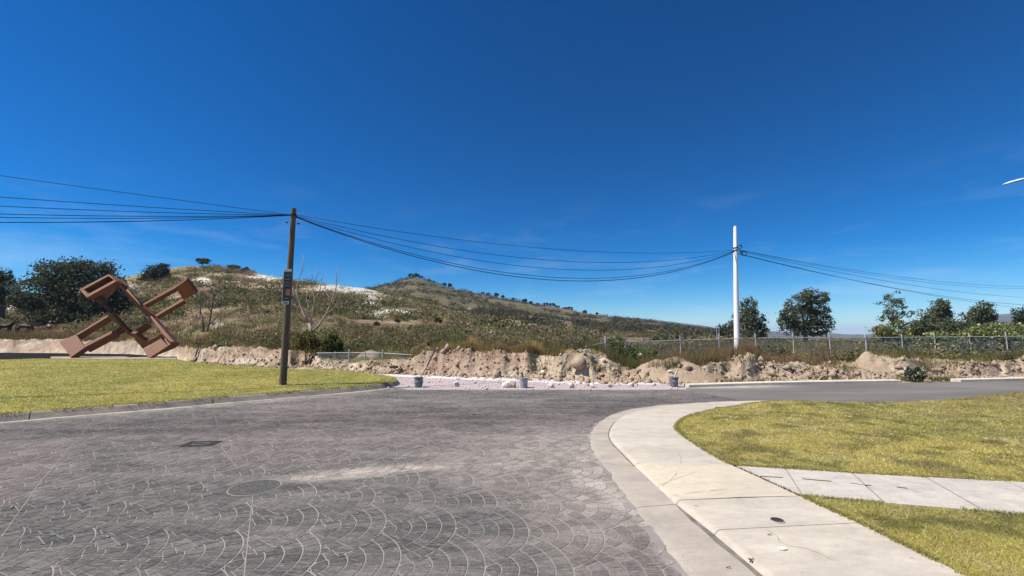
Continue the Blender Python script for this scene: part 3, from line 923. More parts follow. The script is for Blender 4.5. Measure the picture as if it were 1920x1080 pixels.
def zL(x, y):
    return 0.146 + 0.15 * sstep(12, 27, np.asarray(y)) + (fbm(np.asarray(x) / 3, np.asarray(y) / 3, 3, 91) - 0.5) * 0.05
lk = offset(kerb_all, 0.155)
lawnL_poly = [(p.x, p.y) for p in lk] + PX([(560, 693, .22), (480, 687.5, .26), (400, 683, .28), (350, 677, .3), (330, 673.5, .3), (200, 673, .3), (100, 672.5, .3), (60, 672.5, .3), (-60, 676, .3), (-500, 682, .3)])
lawnL = tag(sheet('lawn', lawnL_poly, zL, M['soil'], None, 0.7, -0.05), 'left lawn ground', kind='structure')

# right pavement panels
pave = tag(empty('pavement', (K_l[7].x, K_l[8].y, 0)), 'curved concrete pavement with a dropped kerb', kind='structure')
bpy.context.view_layer.update()
pinv = pave.matrix_world.inverted()
def spline_between(L, a, b, n=7):
    out = []
    for i in range(a, b):
        p0, p1, p2, p3 = L[max(i - 1, 0)], L[i], L[i + 1], L[min(i + 2, len(L) - 1)]
        straight = (L is K_l and i in (7, 8, 9, 10)) or i >= 8
        for k in range(n):
            t = k / n
            if straight: out.append(p1 + (p2 - p1) * t)
            else: out.append(0.5 * ((2 * p1) + (p2 - p0) * t + (2 * p0 - 5 * p1 + 4 * p2 - p3) * t * t + (3 * p1 - p0 - 3 * p2 + p3) * t ** 3))
    out.append(L[b])
    return out
def zW(x, y): return WZ
def panel(a, b, kind, mat):
    K = spline_between(K_l, a, b); I = spline_between(I_l, a, b); n = len(K)
    V = []; F = []
    gp = 0.004
    for i in range(n):
        t = i / (n - 1)
        k, q = K[i], I[i]
        if i == 0: k = k + (K[1] - k).normalized() * gp; q = q + (I[1] - q).normalized() * gp
        if i == n - 1: k = k + (K[-2] - k).normalized() * gp; q = q + (I[-2] - q).normalized() * gp
        d = (q - k).normalized()
        kz = WZ - 0.010
        if kind == 'ramp':
            e = min(1.0, min(t, 1 - t) / 0.28); kz = WZ - 0.010 - 0.030 * e
        prof = [(k - d * 0.055, 0.0 if kind != 'ramp' else 0.0), (k - d * 0.02, kz - 0.022), (k, kz), (k + d * 0.03, kz + 0.008), (k + (q - k) * 0.5, WZ if kind != 'ramp' else (kz + WZ) / 2 + .012), (q, WZ), (q, -0.05)]
        V += [(p.x, p.y, z) for p, z in prof]
    m = 7
    for i in range(n - 1):
        for j in range(m - 1): F.append((i * m + j, i * m + j + 1, (i + 1) * m + j + 1, (i + 1) * m + j))
    F.append(tuple(range(m))); F.append(tuple(range((n - 1) * m, n * m)))
    o = pymesh('pavement_slab', V, F, mat, pave)
    o.matrix_parent_inverse = pinv
    smooth_by_angle(o, 35)
    return o
panel(0, 3, 'flat', M['walk']); panel(3, 6, 'flat', M['walk']); panel(6, 8, 'flat', M['walk'])
r_ = panel(8, 9, 'ramp', M['ramp']); r_['label'] = 'yellowish dropped kerb slab'
panel(9, 10, 'flat', M['walk']); panel(10, 13, 'flat', M['walk'])
# rubbed tyre scuffs and hairline cracks on the slabs
from mathutils.bvhtree import BVHTree
slabs = [c for c in pave.children]
trees_ = [BVHTree.FromPolygons([v.co.copy() for v in c.data.vertices], [tuple(p.vertices) for p in c.data.polygons]) for c in slabs]
def on_slab(x, y):
    best = None
    for t_ in trees_:
        h = t_.ray_cast(Vector((x, y, 2)), Vector((0, 0, -1)))
        if h[0] is not None and (best is None or h[0].z > best): best = h[0].z
    return best
def stripe(name, px, width, mat, wig=0.0, skip=0.0):
    ln = resample([P(x, y, .05)[:2] for x, y in px], .035)
    V = []; F = []; prev = None
    for k, p in enumerate(ln):
        td = (ln[min(k + 1, len(ln) - 1)] - ln[max(k - 1, 0)]).normalized(); nn = Vector((-td.y, td.x))
        c = p + nn * random.uniform(-wig, wig); w = width * random.uniform(.35, 1.0)
        z = on_slab(c.x, c.y)
        if z is None or random.random() < skip: prev = None; continue
        V += [(c.x - nn.x * w, c.y - nn.y * w, z + .0008), (c.x + nn.x * w, c.y + nn.y * w, z + .0008)]
        if prev is not None: F.append((prev, prev + 1, prev + 3, prev + 2))
        prev = len(V) - 2
    o = pymesh(name, V, F, mat, pave); o.matrix_parent_inverse = pinv
for px in ([(1272, 848), (1277, 866), (1262, 893), (1224, 916), (1190, 930)], [(1180, 915), (1218, 911), (1262, 897), (1306, 885), (1340, 880)], [(1192, 938), (1240, 931), (1300, 923), (1366, 917)], [(1196, 898), (1212, 908), (1224, 900), (1236, 909)]): stripe('scuff_mark', px, .0065, M['scuff'], .002, .06)
for px in ([(1420, 985), (1452, 1003), (1470, 1022), (1520, 1033), (1560, 1052)], [(1205, 800), (1226, 812), (1258, 815)], [(1330, 760), (1322, 766), (1330, 771)]): stripe('crack', px, .0022, M['dead_leaf'], .006)

gut = tag(empty('gutter', (G_l[9].x, G_l[9].y, 0)), 'dusty concrete gutter along the pavement', kind='structure')
bpy.context.view_layer.update()
ginv = gut.matrix_world.inverted()
def gpanel(a, b, ta=0, tb=0):
    G = spline_between(G_l, a, b); K = spline_between(K_l, a, b); n = len(G)
    V = []; F = []
    for i in range(n):
        g, k = G[i], K[i]
        if i == 0: g = g + (G[1] - g).normalized() * .005; k = k + (K[1] - k).normalized() * .005
        if i == n - 1: g = g + (G[-2] - g).normalized() * .005; k = k + (K[-2] - k).normalized() * .005
        w = (fbm(np.array([g.x * 3]), np.array([g.y * 3]), 4, 5, .7)[0] - .5) * .16
        d = (k - g).normalized()
        g = g + d * w
        V += [(g.x, g.y, 0.001), (g.x + d.x * .06, g.y + d.y * .06, 0.0075), (k.x - d.x * .03, k.y - d.y * .03, 0.016), (k.x - d.x * .03, k.y - d.y * .03, -.03)]
    for i in range(n - 1):
        for j in range(3): F.append((i * 4 + j, i * 4 + j + 1, (i + 1) * 4 + j + 1, (i + 1) * 4 + j))
    F.append((0, 1, 2, 3)); F.append(tuple((n - 1) * 4 + q for q in (3, 2, 1, 0)))
    o = pymesh('gutter_slab', V, F, M['gutter'], gut); o.matrix_parent_inverse = ginv
for a, b in ((0, 3), (3, 6), (6, 8), (8, 9), (9, 11), (11, 13)): gpanel(a, b)

for (sa_, sb_, sw_) in ((5, 8, .45), (9, 13, 1.0)):
  seam_l = spline_between(K_l, sa_, sb_)
  V = []; F = []
  for i, p in enumerate(seam_l):
      tdir = (seam_l[min(i + 1, len(seam_l) - 1)] - seam_l[max(i - 1, 0)]).normalized(); nn = Vector((-tdir.y, tdir.x))
      wn_ = .5 + 1.1 * fbm(np.array([p.x * 4.0]), np.array([p.y * 4.0]), 3, 9)[0]
        # the road side of the kerb lies against the direction of travel's right hand
      side = -1 if nn.dot(G_l[9] - K_l[9]) < 0 else 1
      V += [(p.x + nn.x * side * (.036 + (.012 + .032 * wn_) * sw_ * min(1, i / 4 + .1)), p.y + nn.y * side * (.036 + (.012 + .032 * wn_) * sw_ * min(1, i / 4 + .1)), .0175), (p.x + nn.x * side * .036, p.y + nn.y * side * .036, .024)]
  for i in range(len(seam_l) - 1): F.append((2 * i, 2 * i + 1, 2 * i + 3, 2 * i + 2))
  o = pymesh('dirt_seam', V, F, M['seam'], gut); o.matrix_parent_inverse = ginv

# right lawn in two pieces, with the slab path between
def zR(x, y):
    x = np.asarray(x, float); y = np.asarray(y, float)
    return 0.050 + 0.36 * sstep(8.0, 15.0, x) * sstep(6, 11, y) + (fbm(x / 1.7, y / 1.7, 3, 93) - 0.5) * 0.05 * sstep(0, 1.2, x - 2)
i_up = spline_between(I_l, 0, 8)
pt_px = [(1376, 873.5), (1475, 880), (1597, 888), (1735, 896), (1885, 904), (1960, 909), (2120, 918), (2300, 928)]
pb_px = [(1504, 931), (1498, 931), (1660, 945), (1847, 960.5), (2030, 977), (2120, 985), (2300, 1001), (2500, 1018)]
top_edge = PX(pt_px, WZ); bot_edge = PX(pb_px[:1] + pb_px[2:], WZ)
lawnR1_poly = [(p.x, p.y) for p in i_up] + [(a, b + .01) for a, b in top_edge] + [(24, 9.0), (26, 13.2)] + PX([(2100, 729, .36), (1920, 732, .36), (1860, 735, .34), (1800, 738, .31), (1750, 741, .27), (1700, 745, .21), (1650, 747.5, .16), (1560, 749.5, .12)])
lawnR1 = tag(sheet('lawn', lawnR1_poly, zR, M['soil'], None, 0.4, -0.03), 'upper right lawn ground', kind='structure')
i_lo = spline_between(I_l, 9, 13)
lawnR2_poly = [(a, b - .01) for a, b in bot_edge[::-1]] + [(p.x, p.y) for p in i_lo] + [(8, 0.3), (14, 3)]
lawnR2 = tag(sheet('lawn', lawnR2_poly, zR, M['soil'], None, 0.3, -0.03), 'lower right lawn ground', kind='structure')

path = tag(empty('footpath', (top_edge[1][0], top_edge[1][1], 0)), 'worn white slab path across the right lawn', kind='structure')
bpy.context.view_layer.update()
hinv = path.matrix_world.inverted()
jt = [(1378, 874), (1472, 879.5), (1597, 888), (1735, 896), (1885, 904), (2060, 915), (2250, 926)]
jb = [(1503, 930.5), (1505, 931), (1660, 945), (1847, 960.5), (2060, 980), (2300, 1001), (2560, 1024)]
for q in range(len(jt) - 1):
    a, b, c, d = [P(*p, WZ) for p in (jt[q], jt[q + 1], jb[q + 1], jb[q])]
    cen = (a + b + c + d) / 4
    pts = []
    for p in (d, c, b, a):
        dirv = (cen - p); dirv.z = 0
        pts.append(p + dirv.normalized() * 0.014)
    zj = 0.0 + random.uniform(-.004, .004)
    mb = MB().prism([Vector((p.x, p.y, -0.02)) for p in pts], [Vector((p.x, p.y, WZ + 0.012 + zj)) for p in pts])
    o = mb.build('path_slab', M['path'], path); o.matrix_parent_inverse = hinv
bed = tag(sheet('path_bed', [(p[0], p[1]) for p in PX(jt, WZ)] + PX(jb, WZ)[::-1], 0.035, M['soil']), kind='structure')
# broken lengthways crack filled with soil
crk = MB()
cr_px = [(1425, 895), (1452, 897), (1468, 897.5), (1505, 900), (1524, 902), (1560, 905), (1596, 908), (1622, 912), (1634, 912.5), (1683, 916), (1702, 918)]
for q in range(0, len(cr_px) - 1):
    if q % 3 == 2: continue
    a, b = P(*cr_px[q], WZ), P(*cr_px[q + 1], WZ)
    n_ = Vector((0, 0.012, 0))
    zt_ = WZ + .0155
    crk.prism([Vector((p.x, p.y, WZ)) for p in (a, b, b + n_, a + n_)], [Vector((p.x, p.y + random.uniform(-.004, .004), zt_)) for p in (a, b, b + n_, a + n_)])
o = crk.build('crack', M['dead_leaf'], path); o.matrix_parent_inverse = hinv

# far kerb, two lengths of pale concrete
for nm, pts, lab in (('kerb', [(1292, 727), (1400, 723.5), (1500, 721), (1600, 719.3), (1692, 718)], 'long pale kerb on the far side of the road'), ('kerb', [(1802, 716.5), (1870, 715), (1960, 713), (2200, 709)], 'short pale kerb at the right, far side of the road')):
    ln = resample(PX(pts), 0.4)
    ks = tag(empty(nm, (ln[0].x, ln[0].y, 0)), lab, kind='structure')
    bpy.context.view_layer.update(); ki = ks.matrix_world.inverted()
    i0 = 0
    while i0 < len(ln) - 1:
        i1 = min(i0 + 5, len(ln) - 1)
        seg = [p.copy() for p in ln[i0:i1 + 1]]
        seg[-1] = seg[-1] + (seg[-2] - seg[-1]).normalized() * .015
        s_ = sweep(seg, [(0, -.03), (0.01, 0.085), (0.03, 0.10), (0.34, 0.105), (0.34, -.03)], 'kerb_stone', M['farkerb'], ks)
        s_.matrix_parent_inverse = ki
        i0 = i1

# ---------------------------------------------------------------- plants
def frames(n):
    a = rng.normal(size=(n, 3)); a /= np.linalg.norm(a, axis=1)[:, None]
    b = rng.normal(size=(n, 3)); b -= a * (a * b).sum(1)[:, None]; b /= np.linalg.norm(b, axis=1)[:, None]
    return a, b

def leafcloud(C, size, asp=0.5):
    n = len(C); a, b = frames(n)
    s = (size * rng.uniform(0.6, 1.3, n))[:, None] if not hasattr(size, '__len__') else size[:, None]
    V = np.stack([C - a * s, C + b * s * asp, C + a * s, C - b * s * asp], 1).reshape(-1, 3)
    F = np.arange(4 * n).reshape(n, 4)
    return V, F

def tint(n, base, var=0.3, hue=0.12):
    base = np.array(base)
    k = np.exp(rng.normal(0, var, n))[:, None]
    h = 1 + rng.normal(0, hue, (n, 3))
    return np.clip(base * k * h, 0.004, 0.8)

def blades(B, h, w, lean=0.35):
    """one triangle per blade of grass"""
    n = len(B)
    an = rng.uniform(0, 2 * np.pi, n)
    s = np.stack([np.cos(an), np.sin(an), np.zeros(n)], -1) * (w / 2)[:, None]
    ta = rng.uniform(0, 2 * np.pi, n); tl = np.abs(rng.normal(0, lean, n)) * h
    T = B + np.stack([np.cos(ta) * tl, np.sin(ta) * tl, h], -1)
    V = np.stack([B - s, B + s, T], 1).reshape(-1, 3)
    return V, np.arange(3 * n).reshape(n, 3)

def in_poly_points(poly, n, dens=None):
    P_ = np.array([p[:2] for p in poly]); lo, hi = P_.min(0), P_.max(0)
    out = np.empty((0, 2))
    while len(out) < n:
        q = rng.uniform(lo, hi, (n * 3, 2))
        k = inpoly(q[:, 0], q[:, 1], poly)
        q = q[k]
        if dens is not None: q = q[rng.random(len(q)) < dens(q[:, 0], q[:, 1])]
        out = np.concatenate([out, q])
        if len(q) == 0: break
    return out[:n]

def seen(x, y): return (np.abs(x / np.maximum(y, .3)) < 1.26) & (y > 1.5)

def lawn_grass(name, poly, zf, n, near, hsc, label, pal, seed):
    dens = lambda x, y: np.where(seen(x, y), np.clip((near / np.hypot(x, y)) ** 1.7, 0.012, 1), 0.0)
    q = in_poly_points(poly, n, dens)
    d = np.hypot(q[:, 0], q[:, 1])
    B = np.stack([q[:, 0], q[:, 1], zf(q[:, 0], q[:, 1]) - 0.004], -1)
    g = np.clip(d / near, 1, 4) ** 0.75
    h = rng.uniform(0.6, 1.3, len(q)) * hsc * np.clip(g, 1, 1.5); w = 0.006 * g * rng.uniform(.7, 1.5, len(q)) * (near / 5)
    V, F = blades(B, h * .6, w, 1.7)
    n1 = fbm(q[:, 0] / 1.3, q[:, 1] / 1.3, 4, seed); n2 = fbm(q[:, 0] / 0.35, q[:, 1] / 0.35, 3, seed + 5); n3 = fbm(q[:, 0] / 3.5, q[:, 1] / 3.5, 3, seed + 9)
    green, yellow, straw, dark, brown = [np.array(c) for c in pal]
    a = sstep(.38, .62, n1 * .6 + n3 * .4)[:, None]; c = green * (1 - a) + yellow * a
    b = (rng.random(len(q)) < 0.14 + 0.25 * sstep(.5, .7, n2))[:, None]; c = np.where(b, straw, c)
    dk = (sstep(.52, .70, fbm(q[:, 0] / 0.42, q[:, 1] / 0.34, 4, seed + 13, .7)) * .62)[:, None]; c = c * (1 - dk) + dark * dk
    br = (sstep(.54, .70, fbm(q[:, 0] / 0.4 + 9, q[:, 1] / 0.3, 4, seed + 17, .65)) * .55)[:, None]; c = c * (1 - br) + brown * br
    rise = (sstep(8.5, 12.5, q[:, 0]) * sstep(5, 9, q[:, 1]) * sstep(.3, .55, n1) * .85)[:, None]; c = c * (1 - rise) + np.array([.27, .235, .12]) * rise
    c = c * np.exp(rng.normal(0, .26, len(q)))[:, None]
    return tag(npmesh(name, V, F, M['grass'], None, np.repeat(c, 3, 0)), label, 'grass', None, 'stuff')

palL = [(0.38, 0.375, 0.095), (0.53, 0.47, 0.13), (0.66, 0.57, 0.29), (0.26, 0.27, 0.055), (0.46, 0.38, 0.12)]
palR = [(0.33, 0.32, 0.08), (0.50, 0.43, 0.12), (0.64, 0.55, 0.32), (0.085, 0.105, 0.032), (0.31, 0.225, 0.12)]
lawn_grass('grass', lawnL_poly, zL, 190000, 10.0, 0.045, 'short yellow-green grass of the left lawn', palL, 101)
lawn_grass('grass', lawnR1_poly, zR, 150000, 5.5, 0.035, 'patchy grass of the upper right lawn', palR, 131)
lawn_grass('grass', lawnR2_poly, zR, 60000, 4.0, 0.035, 'patchy grass below the slab path', palR, 161)

def edge_tufts(name, label, line, zf, n, h, pal, out):
    L = [Vector(p[:2]) for p in line]
    seg = rng.integers(0, len(L) - 1, n); t_ = rng.random(n)
    A_ = np.array([(p.x, p.y) for p in L])
    q = A_[seg] * (1 - t_)[:, None] + A_[seg + 1] * t_[:, None] + rng.normal(0, out, (n, 2))
    k = fbm(q[:, 0] * 2.2, q[:, 1] * 2.2, 3, 95) > .42; q = q[k]
    d = np.hypot(q[:, 0], q[:, 1])
    B = np.stack([q[:, 0], q[:, 1], zf(q[:, 0], q[:, 1]) + .004], -1)
    V, F = blades(B, h * rng.uniform(.4, 1.5, len(q)), .005 * np.clip(d / 4, 1, 4) * rng.uniform(.7, 1.5, len(q)), .9)
    c = tint(len(q), pal, .35)
    return tag(npmesh(name, V, F, M['grass'], None, np.repeat(c, 3, 0)), label, 'grass', None, 'stuff')
edge_tufts('grass', 'ragged grass along the pavement edge of the upper lawn', i_up, lambda x, y: np.full(len(x), WZ - .004), 5200, .024, (.33, .30, .09), .022)
edge_tufts('grass', 'ragged grass along the pavement edge of the lower lawn', i_lo, lambda x, y: np.full(len(x), WZ - .004), 4200, .024, (.33, .30, .09), .018)
edge_tufts('grass', 'ragged grass along the slab path', list(bot_edge) , lambda x, y: np.full(len(x), WZ + .008), 2600, .018, (.30, .27, .09), .018)
edge_tufts('grass', 'ragged grass along the far side of the slab path', list(top_edge), lambda x, y: np.full(len(x), WZ + .008), 2600, .018, (.30, .27, .09), .018)
edge_tufts('grass', 'ragged grass hanging over the left kerb', [(p.x, p.y) for p in offset(kerb_line, .15)], lambda x, y: np.full(len(x), .145), 6000, .035, (.40, .36, .10), .025)

# tall dry grass and weeds on and behind the brink
def brink_grass(name, n, label, pxa, pxb, back, h, pal, clump=1.0, seed=0, base_off=0.15, w=0.018):
    u = ((pxa + (pxb - pxa) * rng.random(n)) - 960) / 806
    Yf, Yt, zt = bank_edge(u)
    Y = Yt + base_off + rng.random(n) ** 1.5 * back
    k = fbm(u * Y / clump, Y / clump, 3, seed) > 0.46
    u, Y = u[k], Y[k]
    z = terrain(u, Y)
    B = np.stack([u * Y, Y, z - .02], -1)
    hh = h * rng.uniform(.5, 1.3, len(u)) * (0.5 + fbm(u * Y / 2, Y / 2, 3, seed + 3))
    V, F = blades(B, hh, np.full(len(u), w) * rng.uniform(.7, 1.4, len(u)) * np.clip(Y / 20, 1, 3), 0.3)
    f = sstep(.35, .65, fbm(u * Y / 1.5, Y / 1.5, 3, seed + 7))[:, None]
    c = (np.array(pal[0]) * (1 - f) + np.array(pal[1]) * f) * np.exp(rng.normal(0, .25, len(u)))[:, None]
    return tag(npmesh(name, V, F, M['grass'], None, np.repeat(c, 3, 0)), label, 'grass', None, 'stuff')
DRY = ((0.30, 0.215, 0.09), (0.20, 0.145, 0.06)); OLIVE = ((0.12, 0.115, 0.04), (0.20, 0.16, 0.07)); GOLD = ((0.48, 0.35, 0.125), (0.36, 0.26, 0.09)); BROWN = ((0.20, 0.125, 0.07), (0.15, 0.115, 0.05)); GREEN = ((0.075, 0.10, 0.025), (0.14, 0.14, 0.04))
brink_grass('dry_grass', 26000, 'dry brownish grass on the bank behind the left lawn', -200, 560, 16, .55, BROWN, 2.0, 201)
brink_grass('weeds', 14000, 'green and olive weeds behind the left bank', -200, 800, 22, .6, OLIVE, 1.5, 211, 1.5)
brink_grass('dry_grass', 14000, 'straw coloured grass on top of the middle bank', 770, 1080, 4.0, .30, DRY, 0.9, 221)
brink_grass('golden_grass', 9000, 'golden grass tussocks on the crest of the middle bank', 880, 1010, 2.6, .50, GOLD, 6.0, 231, .5)
brink_grass('weeds', 16000, 'olive weeds behind the middle bank', 640, 1140, 22, .6, OLIVE, 1.6, 241, 2.0)
brink_grass('tall_grass', 9000, 'tall olive grass in the hollow behind the fence', 1138, 1330, 4.5, .42, ((0.115, 0.115, 0.04), (0.20, 0.165, 0.07)), 1.2, 251, .1)
brink_grass('dry_grass', 42000, 'reddish dry grass behind the right bank', 1200, 1640, 15, .5, ((0.25, 0.165, 0.09), (0.20, 0.15, 0.07)), 3.0, 261, .5)
brink_grass('dry_grass', 16000, 'straw grass on the far right field', 1130, 2100, 26, .6, DRY, 2.5, 271, 5)
brink_grass('weeds', 12000, 'green weeds among the far right bushes', 1600, 2100, 8, .4, OLIVE, 1.4, 281, .4)
brink_grass('weeds', 14000, 'olive weeds over the right field', 1180, 2100, 30, .8, OLIVE, 2.0, 291, 6)

n = 5200
u = rng.uniform(-.8, 1.25, n); Yf, Yt, zt = bank_edge(u)
Y = Yf + (Yt - Yf) * rng.beta(1.4, 1.2, n) + .25
k = (fbm(u * Y / .9, Y / .9, 3, 401) > .53); u, Y = u[k], Y[k]
B = np.stack([u * Y, Y, terrain(u, Y) - .02], -1)
V, F = blades(B, .26 * rng.uniform(.4, 1.5, len(B)), np.full(len(B), .022), .7)
c = tint(len(B), (.20, .165, .07), .35)
tag(npmesh('weeds', V, F, M['grass'], None, np.repeat(c, 3, 0)), 'dry tufts growing on the face of the earth bank', 'weeds', None, 'stuff')

def tufts(name, label, spots, pal, n=60, h=.16, r=.12):
    Bs = []
    for (px, py, s) in spots:
        p = P(px, py, 0.0)
        q = rng.normal(0, r * s, (int(n * s), 2))
        Bs.append(np.stack([p.x + q[:, 0] * 1.6, p.y + q[:, 1] * .6, np.full(len(q), 0.0)], -1))
    B = np.concatenate(Bs)
    B[:, 2] = np.maximum(terrain(B[:, 0] / B[:, 1], B[:, 1]), -.02) + np.where(B[:, 1] < 15.9, .0, 0)
    V, F = blades(B, h * rng.uniform(.5, 1.4, len(B)), np.full(len(B), .02), .6)
    c = tint(len(B), pal, .3)
    return tag(npmesh(name, V, F, M['grass'], None, np.repeat(c, 3, 0)), label, 'weeds', None, 'stuff')
tufts('weeds', 'small weeds growing along the far kerb', [(1360, 717, 1.2), (1385, 716, 1), (1425, 715, .7), (1450, 714, .8), (1525, 712, 1), (1545, 712, 1.8), (1560, 712, 1), (1590, 712, .7), (1700, 713, 1.5), (1745, 713, 2.0), (1765, 713, 2), (1785, 713, 1.6), (1690, 711, 1), (1760, 708, 1.5), (1730, 708, 1.5), (1840, 709, .8), (830, 700, 1), (1000, 707, 1), (1060, 711, .8), (1120, 713, 1), (700, 697, 1)], (0.13, 0.125, 0.045), 90, .2, .14)

def crown_pts(lobes, n, fluff=0.2, shell=0.45):
    vol = np.array([l[3] * l[4] * l[5] for l in lobes]) ** (2 / 3); vol = vol / vol.sum()
    out = []
    for l, v in zip(lobes, vol):
        m = max(4, int(n * v / 26)); k = int(n * v)
        d = rng.normal(size=(m, 3)); d /= np.linalg.norm(d, axis=1)[:, None]
        rad = np.array(l[3:6])
        cc = np.array(l[:3]) + d * rad * (rng.uniform(shell, 1.0, m) ** .7)[:, None]
        i = rng.integers(0, m, k)
        out.append(cc[i] + np.clip(rng.normal(0, 1, (k, 3)), -1.9, 1.9) * rad * fluff)
    return np.concatenate(out)

def plant(name, label, cat, loc, lobes, n, leaf, colr, group=None, trunk=None, bark='bark', fluff=.2, var=.32, asp=.5, flowers=None, shell=.45, crown='crown', stems=3):
    """lobes: (x,y,z,rx,ry,rz) in metres from the foot; trunk: (height, radius, lean)"""
    root = tag(empty(name, loc), label, cat, group)
    pts = crown_pts(lobes, int(n * 1.55), fluff, shell)
    pts[:, 2] = np.maximum(pts[:, 2], 0.03)
    V, F = leafcloud(pts, leaf * .78, asp)
    # tone by leaf clump, so neighbours go together
    cl = 0.75 + 0.5 * fbm(pts[:, 0] * .9 / max(leaf * 4, .2) + 7, pts[:, 2] * .9 / max(leaf * 4, .2) + pts[:, 1], 3, 5)
    c = tint(len(pts), colr, var) * cl[:, None] * 1.22
    npmesh(crown, V, F, M['leaf'], root, np.repeat(c, 4, 0))
    if flowers:
        fn, fs, fc = flowers
        k = rng.choice(len(pts), min(fn, len(pts)), False)
        top = pts[k]; cen = np.mean(pts, 0)
        top = cen + (top - cen) * 1.12; top[:, 2] = np.maximum(top[:, 2], .1)
        V, F = leafcloud(top, fs, .9)
        npmesh('flowers', V, F, M['leaf'], root, np.repeat(tint(len(top), fc, .2, .06), 4, 0))['kind'] = 'stuff'
    mb = MB()
    if trunk:
        th, tr, lean = trunk
        base = Vector((0, 0, -.1)); tp = Vector((lean, 0, th))
        mid = base.lerp(tp, .5) + Vector((random.uniform(-.04, .04) * th, random.uniform(-.04, .04) * th, 0))
        mb.tube([base, mid, tp], [tr * 1.25, tr, tr * .75], 8)
        mb2 = MB()
        for l in lobes:
            e = Vector(l[:3]); m_ = tp.lerp(e, .5) + Vector((0, 0, -.05 * (e - tp).length))
            mb2.tube([tp - Vector((0, 0, th * .12)), m_, e], [tr * .55, tr * .38, tr * .12], 6)
        mb.build('trunk', M[bark], root, True)
        mb2.build('limbs', M[bark], root, True)
    else:
        for k in range(stems):
            l = lobes[k % len(lobes)]; e = Vector((l[0] + random.uniform(-.5, .5) * l[3], l[1] + random.uniform(-.5, .5) * l[4], l[2] + .3 * l[5]))
            mb.tube([Vector((random.uniform(-.05, .05), random.uniform(-.05, .05), -.05)), e * .5, e], [.03 + .008 * e.z, .02 + .006 * e.z, .008], 5)
        mb.build('stems', M[bark], root)
    return root

def at(px, Y):
    """foot on the terrain, in the sight direction of photo column px at the row it has there"""
    x = (px - 960) / 806 * Y
    return Vector((x, Y, ground_z(x, Y)))

def lobes_px(base, Y, spec, dep=0.8):
    """spec: (px, py, rx, ry) ellipses in the photo -> lobes in metres at distance Y"""
    out = []
    s = Y / FPX
    for (px, py, rx, ry) in spec:
        w = W(px, py, Y)
        out.append((w.x - base.x, random.uniform(-.3, .3) * rx * s * dep, w.z - base.z, rx * s, rx * s * dep, ry * s))
    return out

OAK = (0.056, 0.064, 0.030); EUC = (0.062, 0.075, 0.036); DK = (0.042, 0.055, 0.026)
b = at(140, 72)
plant('oak_tree', 'big broad dark green tree behind the rusty sculpture', 'tree', b, lobes_px(b, 72, [(75, 545, 42, 30), (95, 515, 34, 24), (130, 520, 44, 34), (165, 512, 36, 25), (195, 525, 34, 34), (150, 555, 60, 38), (200, 570, 40, 32), (80, 575, 38, 22), (235, 580, 32, 22), (130, 590, 50, 16), (190, 595, 50, 14), (270, 590, 26, 14)]), 15000, .30, OAK, None, (3.0, .5, .3), fluff=.17)
b = at(-5, 74)
plant('oak_tree', 'dark tree cut off by the left edge of the photo', 'tree', b, lobes_px(b, 74, [(-20, 530, 34, 30), (5, 545, 20, 26), (-30, 560, 40, 24), (10, 520, 10, 14)]), 4000, .30, OAK, None, (2.6, .35, .2), fluff=.2)
b = at(60, 66)
plant('bush', 'dark low bush left of the broad tree', 'bush', b, lobes_px(b, 66, [(48, 562, 22, 16), (62, 572, 16, 14), (38, 555, 14, 10)]), 1800, .24, OAK)
b = at(297, 112)
plant('evergreen_tree', 'dark upright evergreen on the slope above the sculpture', 'tree', b, lobes_px(b, 112, [(297, 512, 20, 14), (305, 505, 14, 10), (290, 530, 24, 16), (310, 535, 16, 14), (298, 552, 26, 14), (280, 520, 12, 8)]), 3600, .36, (0.03, 0.038, 0.018), None, (3.5, .28, .2), fluff=.2)
b = at(315, 64)
plant('bush', 'dark bush right of the sculpture centre', 'bush', b, lobes_px(b, 64, [(310, 598, 20, 10), (330, 592, 12, 8), (300, 606, 16, 8)]), 1800, .2, DK)
b = at(283, 78)
plant('bush', 'dark bush seen through the sculpture window', 'bush', b, lobes_px(b, 78, [(290, 572, 22, 14), (312, 568, 14, 10), (268, 582, 20, 12)]), 1600, .26, DK)
for (px, y, rx, ry, lab) in ((367, 490, 11, 5, 'lone umbrella shaped tree on the crest of the near hill'), (428, 502, 11, 4, 'low dark tree on the near hill crest, right of the lone one'), (449, 505, 7, 3, 'small faint tree right end of the near crest trees')):
    b = at(px, 160)
    zt_ = W(px, y, 160).z - b.z
    zt_ = max(zt_, .9)
    s = 160 / 800
    plant('hilltop_tree', lab, 'tree', b, [(0, 0, zt_, rx * s, rx * s, ry * s), (rx * s * .5, 0, zt_ + .5, rx * s * .5, rx * s * .6, ry * s * .6)], 500, .4, OAK, None, (max(zt_ * .8, .5), .16, .2))
